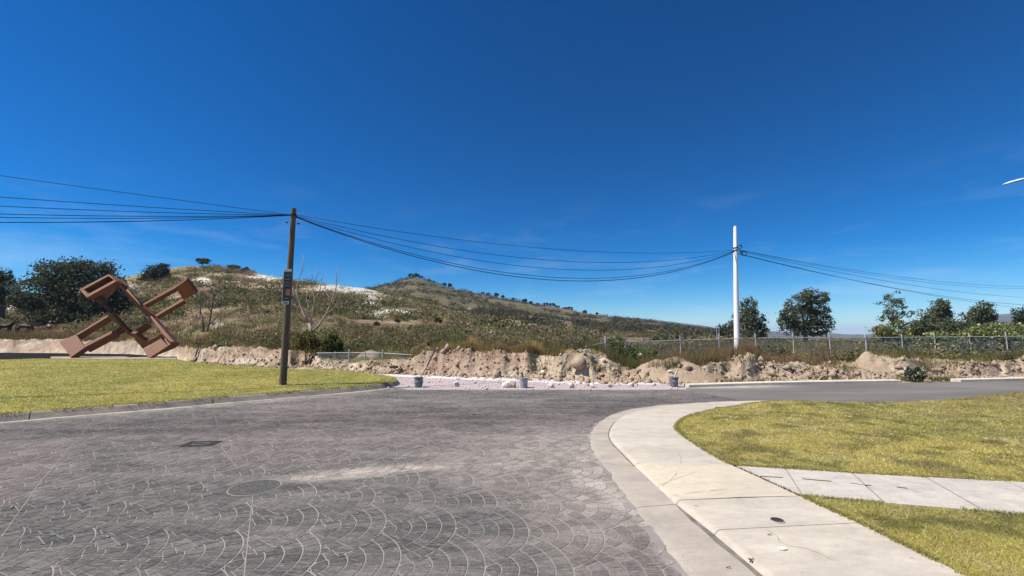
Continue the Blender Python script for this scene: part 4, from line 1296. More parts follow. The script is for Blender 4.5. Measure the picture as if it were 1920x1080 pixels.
# trees of the right-hand field
b = at(1405, 72)
plant('eucalyptus_tree', 'dark tree standing right behind the white pole', 'tree', b, lobes_px(b, 72, [(1405, 573, 15, 15), (1398, 592, 22, 16), (1412, 603, 22, 18), (1392, 618, 22, 16), (1420, 622, 18, 14)]), 2800, .26, (.09, .098, .05), None, (3.2, .22, .2), fluff=.2)
b = at(1360, 76)
plant('bush', 'dark bush left of the white pole foot', 'bush', b, lobes_px(b, 76, [(1358, 622, 16, 14), (1345, 630, 12, 10), (1372, 615, 10, 12)]), 1300, .24, OAK)
b = at(1511, 68)
plant('eucalyptus_tree', 'largest round grey green tree in the right field', 'tree', b, lobes_px(b, 68, [(1516, 556, 22, 15), (1500, 568, 22, 17), (1545, 557, 15, 9), (1530, 575, 22, 18), (1480, 588, 20, 18), (1510, 596, 34, 20), (1543, 604, 20, 20), (1490, 612, 26, 16), (1528, 618, 30, 12), (1478, 606, 16, 14)]), 6500, .23, (.09, .098, .054), None, (2.6, .3, .1), fluff=.16)
b = at(1676, 56)
plant('eucalyptus_tree', 'tall airy tree with sky showing through its crown', 'tree', b, lobes_px(b, 56, [(1678, 556, 16, 12), (1668, 568, 20, 10), (1686, 572, 18, 12), (1656, 582, 14, 10), (1676, 588, 22, 10), (1700, 588, 13, 8), (1665, 600, 18, 8), (1690, 603, 16, 8)]), 1150, .17, (.085, .10, .055), None, (3.0, .13, .1), 'grey_bark', fluff=.2)
b = at(1755, 70)
plant('eucalyptus_tree', 'dark tree with a rounded top, left of the two right-hand trees', 'tree', b, lobes_px(b, 70, [(1756, 574, 17, 13), (1750, 590, 21, 14), (1768, 588, 14, 12), (1755, 605, 22, 12)]), 2200, .25, (.085, .096, .045), None, (2.8, .2, .1), fluff=.2)
b = at(1838, 70)
plant('eucalyptus_tree', 'dark tree with a rounded top, second from the right edge', 'tree', b, lobes_px(b, 70, [(1838, 578, 17, 12), (1830, 592, 20, 13), (1848, 596, 18, 14), (1840, 610, 26, 12)]), 2200, .25, (.085, .096, .045), None, (2.8, .2, .1), fluff=.2)
b = at(1916, 66)
plant('eucalyptus_tree', 'dark tree cut off by the right edge of the photo', 'tree', b, lobes_px(b, 66, [(1918, 600, 14, 14), (1935, 592, 22, 18), (1925, 614, 22, 12)]), 1800, .25, (.03, .042, .02), None, (2.6, .2, .1), fluff=.2)
for (px, y, rx, ry, Y, lab) in ((1732, 612, 26, 15, 64, 'dark bushy growth below the left rounded tree'), (1796, 610, 28, 14, 66, 'dark bushy growth between the two rounded trees'), (1868, 618, 26, 11, 62, 'dark bushy growth right of the rounded trees')):
    b = at(px, Y)
    plant('bush', lab, 'bush', b, lobes_px(b, Y, [(px, y, rx * .8, ry), (px - rx * .5, y + 6, rx * .6, ry * .7), (px + rx * .5, y + 7, rx * .6, ry * .7), (px, y + 14, rx, ry * .7)]), 2400, .22, (.082, .092, .042))
for (px, y, rx, ry, Y, c, lab) in ((1455, 645, 24, 11, 50, OAK, 'dark shrub in the field right of the white pole'), (1500, 648, 22, 9, 44, (.075, .085, .035), 'olive shrub below the largest round tree'), (1562, 650, 18, 8, 42, (.10, .10, .03), 'yellow green shrub left of the leaning fence post'), (1595, 650, 20, 9, 44, (.075, .085, .03), 'olive shrub between the field and the yellow flower bush')):
    b = at(px, Y)
    plant('shrub', lab, 'bush', b, lobes_px(b, Y, [(px, y, rx * .8, ry), (px - rx * .5, y + 4, rx * .6, ry * .7), (px + rx * .5, y + 4, rx * .6, ry * .7)]), 1500, .15, c)
YEL = (0.55, 0.40, 0.06); CRM = (0.62, 0.55, 0.26)
b = at(1668, 29)
plant('flowering_bush', 'tall bush topped with orange yellow flowers by the fence', 'bush', b, lobes_px(b, 29, [(1650, 622, 18, 12), (1682, 620, 26, 15), (1665, 640, 32, 16), (1705, 636, 18, 14), (1690, 655, 26, 12)]), 3200, .10, (.12, .135, .045), None, None, 'bark', .2, .35, .5, (260, .055, (.60, .42, .10)))
for (px, y, rx, ry, Y, lab) in ((1768, 640, 34, 17, 25.5, 'bush with cream flowers, leftmost of the row by the right fence'), (1830, 632, 36, 18, 26, 'bush with cream flowers, middle of the row by the right fence'), (1895, 628, 40, 19, 25.5, 'bush with cream flowers at the right edge of the photo')):
    b = at(px, Y)
    plant('flowering_bush', lab, 'bush', b, lobes_px(b, Y, [(px, y, rx * .8, ry), (px - rx * .6, y + 8, rx * .6, ry * .8), (px + rx * .6, y + 6, rx * .6, ry * .8), (px, y + 18, rx, ry * .8)]), 2600, .10, (.12, .14, .045), None, None, 'bark', .2, .35, .5, (420, .07, CRM))
for (px, y, rx, ry, Y, c, fl, lab) in ((576, 636, 24, 18, 26, (.105, .098, .032), (60, .05, YEL), 'leafy bush with yellow flowers at the foot of the pale bare tree'), (622, 642, 20, 20, 25.5, (.085, .085, .03), (40, .05, YEL), 'leafy bush right of the pale bare tree')):
    b = at(px, Y)
    plant('flowering_bush', lab, 'bush', b, lobes_px(b, Y, [(px, y, rx * .8, ry * .8), (px - rx * .5, y + 6, rx * .6, ry * .7), (px + rx * .5, y + 8, rx * .6, ry * .7)]), 2000, .10, c, None, None, 'bark', .2, .35, .5, fl)
def small_plant(px, py, hpx, wpx, Y, c, lab, name='weed_plant', n=260, leaf=.06, bark='bark'):
    b = P(px, py, 0.0) if Y is None else at(px, Y)
    if Y is None:
        Y = b.y; b.z = max(ground_z(b.x, b.y), 0.0) - .01
    s = Y / FPX
    h, w = hpx * s, wpx * s
    return plant(name, lab, 'plant', b, [(0, 0, h * .45, w * .4, w * .4, h * .4), (-w * .25, 0, h * .6, w * .22, w * .22, h * .3), (w * .25, .05, h * .55, w * .22, w * .22, h * .32)], n, leaf, c, None, None, bark)
small_plant(1716, 716, 30, 40, None, (.035, .055, .03), 'dark green weed growing at the far kerb', n=500, leaf=.055)
small_plant(746, 700, 16, 18, None, (.05, .06, .02), 'small dark weed by the dusty side road', n=160)
small_plant(806, 696, 18, 16, None, (.12, .14, .05), 'pale green weed beside the leaning stick', n=160, leaf=.05)
small_plant(1080, 690, 40, 44, 19.6, (.15, .14, .09), 'grey withered shrub clinging to the middle bank', n=420, leaf=.05, bark='grey_bark')
small_plant(1545, 716, 12, 14, None, (.06, .085, .025), 'little green weed at the far kerb', n=120, leaf=.04)
small_plant(1885, 690, 20, 26, 19.5, (.06, .08, .03), 'dark weed on the right bank', n=260, leaf=.05)
small_plant(1205, 690, 40, 60, 20.5, (.07, .10, .028), 'leafy green weeds in the hollow by the corner fence post', n=800, leaf=.07)
small_plant(1160, 680, 50, 50, 21.6, (.085, .10, .035), 'tall weeds just right of the corner fence post', n=700, leaf=.06)
small_plant(92, 670, 8, 22, 27.6, (.09, .12, .03), 'small weed at the corner of the left lawn', n=140, leaf=.05)

# bare trees
def bare(name, label, base, H, spread, bark, seed, stems=3, depth=4, twist=.4, r0=.09):
    rd = random.Random(seed)
    root = tag(empty(name, base), label, 'tree')
    trunk, br = MB(), MB()
    def grow(p, d, L, r, lev):
        q = p; pts = [p]; rad = [r]
        n = 3
        for k in range(n):
            d = (d + Vector((rd.uniform(-1, 1), rd.uniform(-1, 1), rd.uniform(-.2, .5))) * .16).normalized()
            q = q + d * L / n; pts.append(q); rad.append(r * (1 - .45 * (k + 1) / n))
        (trunk if lev == 0 else br).tube(pts, rad, 7 if lev < 2 else 4)
        if lev < depth:
            m = 2 if lev else stems
            for k in range(m + (rd.random() < .45)):
                i = rd.choice([2, 3, 3]) if lev else 3
                a = Vector((rd.uniform(-1, 1) * spread, rd.uniform(-1, 1) * spread * .8, rd.uniform(.35, 1))).normalized()
                dd = (d * (1 - twist) + a * (twist + .25)).normalized()
                grow(pts[i], dd, L * rd.uniform(.62, .9), rad[i] * rd.uniform(.55, .8), lev + 1)
    grow(Vector((0, 0, -.1)), Vector((0, 0, 1)), H * .24, r0, 0)
    trunk.build('trunk', M[bark], root, True); br.build('branches', M[bark], root, True)
    return root
bt = at(590, 27.5)
root = tag(empty('bare_tree', bt), 'pale leafless tree with upright limbs right of the wooden pole', 'tree')
def limb(mb, pl, Y, r0, r1, n=6):
    pts = [W(x, y, Y + dy) - bt for (x, y, dy) in pl]
    mb.tube(pts, [r0 + (r1 - r0) * i / (len(pts) - 1) for i in range(len(pts))], n)
tr_, br_ = MB(), MB()
limb(tr_, [(586, 645, 0), (584, 620, 0), (580, 606, 0)], 27.5, .14, .10, 8)
L0 = [([(581, 610, 0), (570, 590, .2), (562, 570, .3), (556, 548, .4), (558, 530, .5), (566, 508, .5), (569, 478, .5)], .085, .02),
      ([(581, 608, 0), (586, 588, -.2), (590, 562, -.3), (586, 538, -.2), (592, 520, -.1), (594, 500, 0)], .075, .018),
      ([(584, 622, 0), (598, 610, -.3), (612, 588, -.4), (622, 565, -.5), (630, 540, -.5), (630, 518, -.4), (633, 502, -.4)], .085, .025),
      ([(612, 588, -.4), (626, 578, -.8), (636, 560, -1), (640, 545, -1)], .045, .014),
      ([(570, 590, .2), (580, 580, .6), (574, 560, .9), (578, 540, 1)], .045, .014),
      ([(622, 565, -.5), (612, 550, -.2), (608, 530, .2), (613, 512, .3)], .04, .012),
      ([(558, 560, .3), (549, 548, .5), (547, 528, .7)], .035, .010),
      ([(590, 560, -.3), (600, 545, -.6), (603, 525, -.8), (610, 508, -.9)], .04, .011),
      ([(566, 510, .5), (573, 496, .4), (574, 488, .4)], .018, .007),
      ([(586, 540, -.2), (577, 525, 0), (579, 512, .1)], .025, .008),
      ([(630, 530, -.5), (638, 518, -.6), (642, 524, -.6)], .02, .008),
      ([(592, 520, -.1), (600, 510, -.2), (602, 498, -.2)], .02, .007),
      ([(556, 548, .4), (563, 540, .1), (565, 528, 0)], .025, .008)]
for pl, a_, b_ in L0: limb(br_, pl, 27.5, a_ * .75, b_ * .75)
tr_.build('trunk', M['pale_bark'], root, True); br_.build('branches', M['pale_bark'], root, True)
bt = at(382, 41)
root = tag(empty('bare_tree', bt), 'grey twiggy bare tree right of the sculpture', 'tree')
tr_, br_ = MB(), MB()
limb(tr_, [(380, 640, 0), (381, 615, 0), (378, 590, 0)], 41, .14, .10, 8)
for pl, a_, b_ in [([(378, 600, 0), (375, 578, .2), (376, 560, .4), (373, 545, .5)], .08, .02), ([(384, 632, 0), (392, 610, -.3), (396, 585, -.4), (400, 560, -.3), (399, 540, -.2), (402, 523, 0)], .10, .02),
                   ([(392, 610, -.3), (408, 592, -.5), (422, 580, -.6), (436, 570, -.7), (446, 563, -.8)], .05, .012), ([(396, 585, -.4), (386, 570, -.6), (380, 550, -.8)], .05, .012),
                   ([(400, 560, -.3), (410, 548, -.1), (418, 540, 0), (424, 530, 0)], .045, .012), ([(399, 545, -.2), (391, 535, .2), (388, 525, .3)], .035, .01), ([(408, 592, -.5), (415, 600, -.4), (430, 598, -.4)], .03, .009),
                   ([(378, 590, 0), (368, 578, .3), (360, 572, .5)], .04, .01), ([(376, 575, .2), (384, 562, .3), (385, 548, .4)], .035, .01), ([(422, 580, -.6), (424, 566, -.5), (430, 556, -.4)], .03, .009),
                   ([(393, 606, -.3), (404, 606, -.2), (415, 612, -.2)], .03, .01), ([(402, 530, 0), (408, 522, .1), (410, 514, .1)], .02, .007)]: limb(br_, pl, 41, a_, b_)
for k in range(40):
    px, py = rng.uniform(362, 440), rng.uniform(535, 612)
    limb(br_, [(px, py, 0), (px + rng.uniform(-9, 9), py - rng.uniform(3, 10), rng.uniform(-.3, .3)), (px + rng.uniform(-14, 14), py - rng.uniform(8, 18), rng.uniform(-.5, .5))], 41, .018, .006, 4)
tr_.build('trunk', M['grey_bark'], root, True); br_.build('branches', M['grey_bark'], root, True)

# scrub on the slopes: nobody could count it
def scrub(name, label, n, ulo, uhi, ylo, yhi, size, per, pals, thr, seed, avoid=True, flat=.6, lf=.10):
    u = rng.uniform(ulo, uhi, n * 3); Y = np.exp(rng.uniform(math.log(ylo), math.log(yhi), n * 3))
    X = u * Y
    k = fbm(X / 13, Y / 13, 4, seed) + 0.25 * (fbm(X / 3, Y / 3, 2, seed + 3) - .5) > thr
    u, Y = u[k][:n], Y[k][:n]
    z = terrain(u, Y)
    _, wmask = hill_colour(u, Y, z)
    if avoid: u, Y, z = u[wmask < .3], Y[wmask < .3], z[wmask < .3]
    ok_ = Y > bank_edge(u)[1] + .4
    ok_ &= ~((u < -1.03) & (Y > 44) & (Y < 66))
    u, Y, z = u[ok_], Y[ok_], z[ok_]
    m = len(u)
    s = size * np.clip(np.exp(rng.normal(0, .45, m)), .4, 1.8)
    C = np.stack([u * Y, Y, z], -1)
    off = rng.normal(0, 1, (m, per, 3)) * np.array([.42, .42, .30]); off[..., 2] = np.abs(off[..., 2]) + .1
    L = (C[:, None] + off * s[:, None, None]).reshape(-1, 3)
    V, F = leafcloud(L, np.repeat(s, per) * rng.uniform(lf * .7, lf * 1.4, m * per), flat)
    pi = rng.choice(len(pals), m, p=[p[1] for p in pals])
    base = np.array([p[0] for p in pals])[pi] * np.exp(rng.normal(0, .18, m))[:, None]
    c = np.repeat(base, per, 0) * np.exp(rng.normal(0, .12, m * per))[:, None]
    return tag(npmesh(name, V, F, M['leaf'], None, np.repeat(np.clip(c, .004, .6), 4, 0)), label, 'scrub', None, 'stuff')
PALH = [((0.085, 0.10, 0.04), .28), ((0.17, 0.165, 0.06), .24), ((0.25, 0.18, 0.11), .28), ((0.19, 0.135, 0.09), .16), ((0.28, 0.25, 0.09), .04)]
scrub('scrub', 'scrub covering the near hillside', 3600, -1.25, .55, 52, 168, 1.05, 60, PALH, .535, 301, lf=.10)
scrub('scrub', 'low scrub between the bank and the near hill', 3000, -1.25, .55, 27, 60, .55, 60, PALH, .50, 311, lf=.09)
scrub('scrub', 'thickets on the peaked hill behind', 3800, -.55, .55, 180, 436, 2.3, 46, [((0.045, 0.052, 0.026), .52), ((0.085, 0.078, 0.038), .28), ((0.14, 0.10, 0.065), .20)], .49, 321, lf=.11)
scrub('scrub', 'low bushes over the right-hand field', 1500, .45, 1.25, 34, 140, .6, 50, PALH, .47, 331, lf=.10)
scrub('scrub', 'leafy weeds and low bushes just behind the right-hand fence', 700, .22, 1.25, 21.5, 34, .42, 70, PALH[:3] and [((0.075, 0.09, 0.036), .35), ((0.14, 0.14, 0.05), .35), ((0.20, 0.15, 0.09), .30)], .47, 341, lf=.10)
scrub('scrub', 'larger dark thickets on the near hillside', 230, -1.25, .55, 60, 138, 1.8, 110, [((0.075, 0.085, 0.034), .7), ((0.12, 0.115, 0.046), .3)], .57, 351, lf=.075)
# white rock rubble on the bare patches of the hill
def rock_np(n, seed):
    rd = np.random.default_rng(seed)
    d = np.array([(1, 0, 0), (-1, 0, 0), (0, 1, 0), (0, -1, 0), (0, 0, 1), (0, 0, -1)], float)
    f = np.array([(0, 2, 4), (2, 1, 4), (1, 3, 4), (3, 0, 4), (2, 0, 5), (1, 2, 5), (3, 1, 5), (0, 3, 5)])
    return d, f
u = rng.uniform(-1.2, .2, 60000); Y = rng.uniform(45, 168, 60000); z = terrain(u, Y); _, wm = hill_colour(u, Y, z)
k = wm > .6; u, Y, z = u[k][:420], Y[k][:420], z[k][:420]
d0, f0 = rock_np(1, 1)
s = rng.uniform(.1, .5, len(u))
V = (np.stack([u * Y, Y, z], -1)[:, None] + d0[None] * s[:, None, None] * rng.uniform(.5, 1.3, (len(u), 6, 3))).reshape(-1, 3)
F = (f0[None] + (np.arange(len(u)) * 6)[:, None, None]).reshape(-1, 3)
tag(npmesh('rocks', V, F, M['stone']), 'pale rock rubble on the bare patches of the hill', 'rocks', None, 'stuff')

# single bushes that stand out on the near slope
spec = [(820, 600, 9), (705, 606, 7), (850, 606, 9), (640, 604, 7), (680, 612, 9), (770, 612, 8), (880, 612, 10), (930, 612, 8), (560, 570, 8), (520, 560, 7), (500, 585, 6), (455, 545, 8), (470, 575, 7), (610, 575, 7), (430, 560, 6), (745, 600, 7), (790, 588, 8), (825, 580, 8), (1010, 622, 9), (1090, 628, 8), (1130, 622, 7), (1160, 634, 8), (960, 622, 8), (1230, 634, 7), (1285, 634, 8), (540, 545, 6), (590, 550, 6), (655, 566, 7), (890, 596, 7), (505, 545, 6)]
proto = None
for (px, py, r) in spec:
    # distance at which this sight line meets the slope
    uu = (px - 960) / 806; YY = np.linspace(30, 160, 400)
    rr, _ = rowpx(np.full(400, uu), YY, terrain(np.full(400, uu), YY))
    i = int(np.argmin(np.abs(rr - (py + r * .6))))
    Y = YY[i]; x = uu * Y
    s = r * Y / 800 / 1.0
    if proto is None:
        proto = plant('hillside_bush', 'round dark green bush standing out on the brown hillside', 'bush', (x, Y, ground_z(x, Y)), [(0, 0, .55, .8, .8, .5), (-.5, 0, .45, .5, .5, .4), (.5, .1, .5, .55, .5, .4)], 420, .2, (.038, .05, .022), 'bushes standing out on the hillside')
        o = proto; first = proto
    else:
        o = proto.copy(); COL.objects.link(o)
        for ch in proto.children:
            c = ch.copy(); COL.objects.link(c); c.parent = o
    o.location = (x, Y, ground_z(x, Y) - .05); o.rotation_euler = (0, 0, random.uniform(0, 6.28)); o.scale = (s, s, s * random.uniform(.75, 1.1))
ridge = [(768, 522), (777, 522), (786, 525), (802, 529), (812, 533), (832, 537), (841, 540), (905, 551), (914, 552), (930, 555), (943, 558), (962, 562), (985, 568), (996, 570), (1008, 573), (1024, 576), (1036, 579), (1046, 581), (1062, 584), (1070, 585), (1098, 589), (1120, 591)]
proto = None
for (px, py) in ridge:
    Y = 427; x = (px - 960) / 806 * Y
    if proto is None:
        proto = plant('ridge_tree', 'dark rounded tree on the skyline of the peaked hill', 'tree', (x, Y, 0), [(0, 0, 2.6, 2.3, 2.0, 1.5), (-1.2, 0, 2.0, 1.5, 1.4, 1.2), (1.3, 0, 2.2, 1.4, 1.4, 1.1)], 260, .75, (.028, .036, .02), 'trees along the skyline of the peaked hill', (1.6, .25, .1))
        o = proto
    else:
        o = proto.copy(); COL.objects.link(o)
        for ch in proto.children:
            c = ch.copy(); COL.objects.link(c); c.parent = o
    s = random.uniform(.7, 1.25) * (1.15 if px < 800 else 1)
    o.location = (x, Y, ground_z(x, Y) - .4); o.rotation_euler = (0, 0, random.uniform(0, 6.28)); o.scale = (s, s, s * random.uniform(.8, 1.1))

# ---------------------------------------------------------------- rusty sculpture
SY = 28.2
def zp(x, y): return (94 + x / 5.243, 488 + y / 5.243)      # close-up coordinates to photo
sc0 = W(240, 671, SY)
sculpt = tag(empty('sculpture', (sc0.x, sc0.y, sc0.z)), 'large rust brown steel sculpture of interlocking rectangular frames at the lawn edge', 'sculpture')
def slab(name, pl, thick, k=0.0, y0=0.0, zref=960, dirv=None):
    """a steel plate: outline in close-up coordinates, leaning back by k (forward if negative), thick metres"""
    fr = []
    for q in pl:
        x, y = zp(q[0], q[1])
        Y = SY + y0 + (q[2] if len(q) > 2 else 0.0) + k * (zref - q[1]) / 5.243 * SY / FPX
        fr.append(W(x, y, Y) - sc0)
    if dirv is None:
        n = (fr[1] - fr[0]).cross(fr[2] - fr[0]).normalized()
        if n.y < 0: n = -n
        dirv = n
    thick *= 1.55 if name == 'arm_bar' or name == 'frame_bar' else 1.15
    bk = [p + Vector(dirv).normalized() * thick for p in fr]
    o = MB().prism(fr, bk).build(name, M['rust'], sculpt)
    bv = o.modifiers.new('bevel', 'BEVEL'); bv.width = .012; bv.segments = 1
    return o
KU = 1.0
slab('arm_plate', [(88, 800), (255, 726), (342, 856), (205, 952)], .30, KU)
slab('arm_bar', [(255, 726), (560, 538), (572, 552), (268, 738)], .30, KU)
slab('arm_bar', [(342, 856), (324, 832), (626, 684), (640, 700)], .34, KU)
slab('arm_bar', [(632, 690), (700, 645), (722, 660), (640, 708)], .26, KU, .25)
BX = -3.1
slab('box_rim', [(285, 285), (575, 135), (572, 155), (330, 288)], 1.3, .9, BX, 960, (.05, 1, -.25))
slab('box_rim', [(285, 285), (330, 288), (372, 332), (360, 368)], 1.3, .9, BX, 960, (.05, 1, -.25))
slab('box_rim', [(360, 368), (372, 332), (626, 194), (652, 206)], .35, .9, BX, 960, (.05, 1, -.25))
slab('box_rim', [(575, 135), (652, 206), (626, 194), (572, 155)], 1.0, .9, BX, 960, (.05, 1, -.25))
slab('box_back', [(320, 286), (574, 145), (640, 202), (365, 345)], .06, .9, BX + 1.15)
slab('box_side', [(360, 368, -.1), (652, 206, -.1), (690, 250, 2.3), (560, 370, 2.6), (500, 428, 2.4)], .10, .9, BX + .12, 960, (.1, .8, .6))
slab('frame_bar', [(654, 208), (690, 236), (890, 448), (1045, 556), (1012, 574), (950, 556), (880, 482), (704, 286)], .16, -.5, 3.75)
slab('frame_bar', [(680, 230), (706, 216), (866, 402), (892, 446)], .16, 1.1, -3.4)
slab('frame_bar', [(504, 424), (532, 410), (612, 506), (600, 528)], .14, 1.1, -1.8)
slab('frame_bar', [(604, 524), (618, 512), (762, 688), (742, 684)], .14, 1.1, -.4)
slab('frame_bar', [(566, 552), (600, 520), (742, 680), (790, 712), (802, 744), (772, 740), (690, 655)], .18, -.5, 3.2)
slab('frame_bar', [(790, 712), (950, 614), (968, 626), (802, 744)], .26, .5, 1.0)
slab('frame_bar', [(975, 545), (1000, 546), (1218, 802), (1176, 800), (1118, 742)], .34, .9, -.25)
slab('frame_side', [(1000, 548, 0), (1046, 560, 1.2), (1276, 822, 1.2), (1220, 803, 0)], .08, .9, -.05, 960, (-.6, .4, .2))
slab('frame_side', [(1220, 804, 0), (1276, 824, 1.1), (1226, 866, 1.1), (972, 968, 0.1)], .08, .9, -.02, 960, (-.2, .4, .7))
slab('frame_bar', [(792, 716), (836, 724), (946, 804), (932, 858), (912, 872), (842, 792)], .18, -.8, 2.4)
slab('frame_bar', [(940, 800), (1108, 718), (1120, 746), (932, 858)], .12, -.6, 2.2)  # plate added for the shadow inside the frame, tilted forward to stay dark
slab('frame_plate', [(914, 874), (1118, 750), (1176, 800), (1219, 803), (968, 966)], .16, KU)
slab('arm_plate', [(1230, 270), (1336, 194), (1440, 325), (1312, 390)], .22, -1.2, 2.4, 500)
slab('arm_bar', [(888, 440), (1232, 246), (1248, 264), (906, 452)], .22, .7, 2.0, 500)
slab('arm_bar', [(1040, 554), (1030, 538), (1302, 374), (1318, 392)], .22, .9, 2.0, 500)
plinth = tag(empty('plinth', (sc0.x, sc0.y, .28)), 'pale concrete strip under the sculpture', kind='structure')
q = PX([(95, 673, .3), (205, 674, .3), (330, 673.5, .3), (332, 669.5, .3), (200, 669, .3), (95, 669.5, .3)])
mb = MB().prism([Vector((a - sc0.x, b - sc0.y, -.4)) for a, b in q], [Vector((a - sc0.x, b - sc0.y, .055)) for a, b in q])
mb.build('slab', M['kerb'], plinth)

# ---------------------------------------------------------------- poles, wires, lamp
wb = P(530, 722.5, .16); wt = W(551, 391, wb.y)
pole = tag(empty('utility_pole', wb), 'brown wooden utility pole leaning slightly on the left lawn', 'utility pole')
ax = (wt - wb)
o = MB().tube([Vector((0, 0, -.2)), ax * .25, ax * .5, ax * .75, ax], [.112, .105, .097, .088, .08], 14).build('shaft', M['pole_wood'], pole); smooth_by_angle(o)
att = ax * ((722.5 - 404) / (722.5 - 391))
bp = ax * ((722.5 - 419.5) / 331.5)
bolt_ = MB().tube([bp + Vector((-.20, -.02, .02)), bp + Vector((.20, -.02, -.02))], .006, 5).build('bolt', M['steel'], pole)
for sx_ in (-1, 1): MB().tube([bp + Vector((sx_ * .17, -.02, -.02 * sx_)), bp + Vector((sx_ * .22, -.02, -.02 * sx_))], .03, 8).build('insulator', M['wire'], bolt_)
MB().tube([att - Vector((0, 0, .03)), att + Vector((0, 0, .03))], .105, 14).build('band', M['wire'], pole)
MB().lathe((0, 0, -.05), [(.2, 0), (.22, .03), (.16, .06)], 12).build('base_collar', M['mortar'], pole)

# poster board tied to the pole
sb = ax * ((722.5 - 575) / 331.5); st_ = ax * ((722.5 - 514) / 331.5)
sign = tag(empty('poster_board', wb + sb), 'narrow dark poster board with a pale lower strip tied to the wooden pole', 'sign')
rel = st_ - sb
ex = Vector((1, 0, 0)); upv = rel.normalized(); L = rel.length
def board(x0, x1, t0, t1, y, th, name, mat):
    a = [ex * x0 + upv * (L * t0), ex * x1 + upv * (L * t0), ex * x1 + upv * (L * t1), ex * x0 + upv * (L * t1)]
    fr = [p + Vector((0, y, 0)) for p in a]; bk = [p + Vector((0, y + th, 0)) for p in a]
    return MB().prism(fr, bk).build(name, mat, sign)
board(-.11, .13, .0, 1.0, -.145, .02, 'panel', M['sign_dark'])
board(-.11, .13, .985, 1.08, -.142, .012, 'header', M['sign_pale'])
board(-.125, -.11, .02, 1.0, -.150, .03, 'frame', M['sign_pale'])
board(-.11, .11, -.005, .09, -.151, .005, 'print', M['sign_pale'])
board(-.08, .07, .03, .06, -.155, .003, 'print', M['sign_dark'])
board(-.02, .13, .26, .46, -.150, .004, 'print', M['sign_red'])
for t0 in (.16, .55, .64, .74, .86): board(-.07, .09, t0, t0 + .025, -.149, .004, 'print', M['sign_grey'])
MB().tube([upv * (L * .9) + Vector((0, -.02, -.012)), upv * (L * .9) + Vector((0, -.02, .012))], .125, 14).build('strap', M['steel'], sign)

pb = W(1381.5, 662, 23.5); pt_ = W(1378.5, 424, 23.5)
wp = tag(empty('utility_pole', pb), 'tall white utility pole standing behind the earth mound', 'utility pole')
ax2 = pt_ - pb
o = MB().tube([Vector((0, 0, -.8)), ax2 * .5, ax2 * .985, ax2], [.165, .125, .088, .06], 16).build('shaft', M['white_pole'], wp); smooth_by_angle(o)
att2 = ax2 * ((662 - 471) / 238)
for k, dz in enumerate((-.0, .14)):
    MB().tube([att2 + Vector((0, 0, dz - .03)), att2 + Vector((0, 0, dz + .03))], .125 - .005 * k, 14).build('band', M['wire'], wp)
def coil(c, r, ph, mat=M['wire']):
    pts = [c + Vector((r * math.cos(a + ph), -.04 + .05 * math.sin(a * .5), r * .9 * math.sin(a + ph))) for a in np.linspace(0, 2 * math.pi * 1.4, 18)]
    return MB().tube(pts, .02, 5).build('cable_coil', mat, wp)
coil(att2 + Vector((.18, -.12, .18)), .10, 0); coil(att2 + Vector((.40, -.12, -.2)), .13, 1); coil(att2 + Vector((.26, -.12, -.08)), .08, 2)

def wire(label, A, B, sag, r, group, n=26):
    A = Vector(A); B = Vector(B)
    pts = [A.lerp(B, t) - Vector((0, 0, 4 * sag * t * (1 - t))) for t in np.linspace(0, 1, n)]
    o = MB().tube([p - A for p in pts], r * .72, 5).build('overhead_wire', M['wire'])
    o.location = A
    return tag(o, label, 'cable', group)
A1 = wb + att; A2 = pb + att2
Lp = Vector((A1.x - 22.5, A1.y - 9.4, A1.z))
def end_for(px, py, t, sag, start, dirv):
    """where the far end hangs so that the wire passes through a photo point a fraction t along"""
    pt = start + dirv * t
    z = W(px, py, pt.y).z
    return start.z + (z + 4 * sag * t * (1 - t) - start.z) / t
dl = Vector((-22.5, -9.4, 0))
for (py0, sag, r, lab) in ((335, .12, .012, 'highest thin wire left of the wooden pole'), (372, .35, .013, 'second wire from the top left of the wooden pole'), (388, .55, .013, 'third wire from the top left of the wooden pole'), (402, .65, .014, 'fourth wire from the top left of the wooden pole'), (408, .75, .014, 'fifth wire from the top left of the wooden pole'), (417, .85, .017, 'lowest thick wire left of the wooden pole')):
    # the wire crosses the left edge of the frame where X = -1.19 Y
    t_ = (1.19 * A1.y + A1.x) / (22.5 + 1.19 * 9.4)
    ze = end_for(0, py0, t_, sag, A1, dl)
    wire(lab, A1, (A1.x + dl.x, A1.y + dl.y, ze), sag, r, 'wires left of the wooden pole')
for (sag, r, dzz, lab) in ((.62, .012, .03, 'highest wire between the two poles'), (1.10, .013, .0, 'second wire from the top between the two poles'), (1.45, .013, -.02, 'third wire from the top between the two poles'), (1.82, .016, -.03, 'thick wire just above the lowest between the two poles'), (1.93, .020, -.04, 'lowest thick wire between the two poles')):
    wire(lab, A1 + Vector((0, 0, dzz)), A2 + Vector((0, 0, dzz)), sag, r, 'wires between the two poles', 40)
dr = Vector((42, 19, 0))
for (py1, sag, r, dzz, lab) in ((537, .7, .014, .03, 'highest wire right of the white pole'), (541, .8, .012, .02, 'second wire from the top right of the white pole'), (557, .7, .014, -.03, 'third wire from the top right of the white pole'), (571, .7, .018, -.22, 'fourth thick wire from the top right of the white pole'), (577, .6, .014, -.18, 'lowest wire right of the white pole')):
    s_ = A2 + Vector((0.1, -.1, dzz))
    t_ = (1.191 * s_.y - s_.x) / (42 - 1.191 * 19)
    ze = end_for(1920, py1, t_, sag, s_, dr)
    wire(lab, s_, (s_.x + dr.x, s_.y + dr.y, ze), sag, r, 'wires right of the white pole', 32)

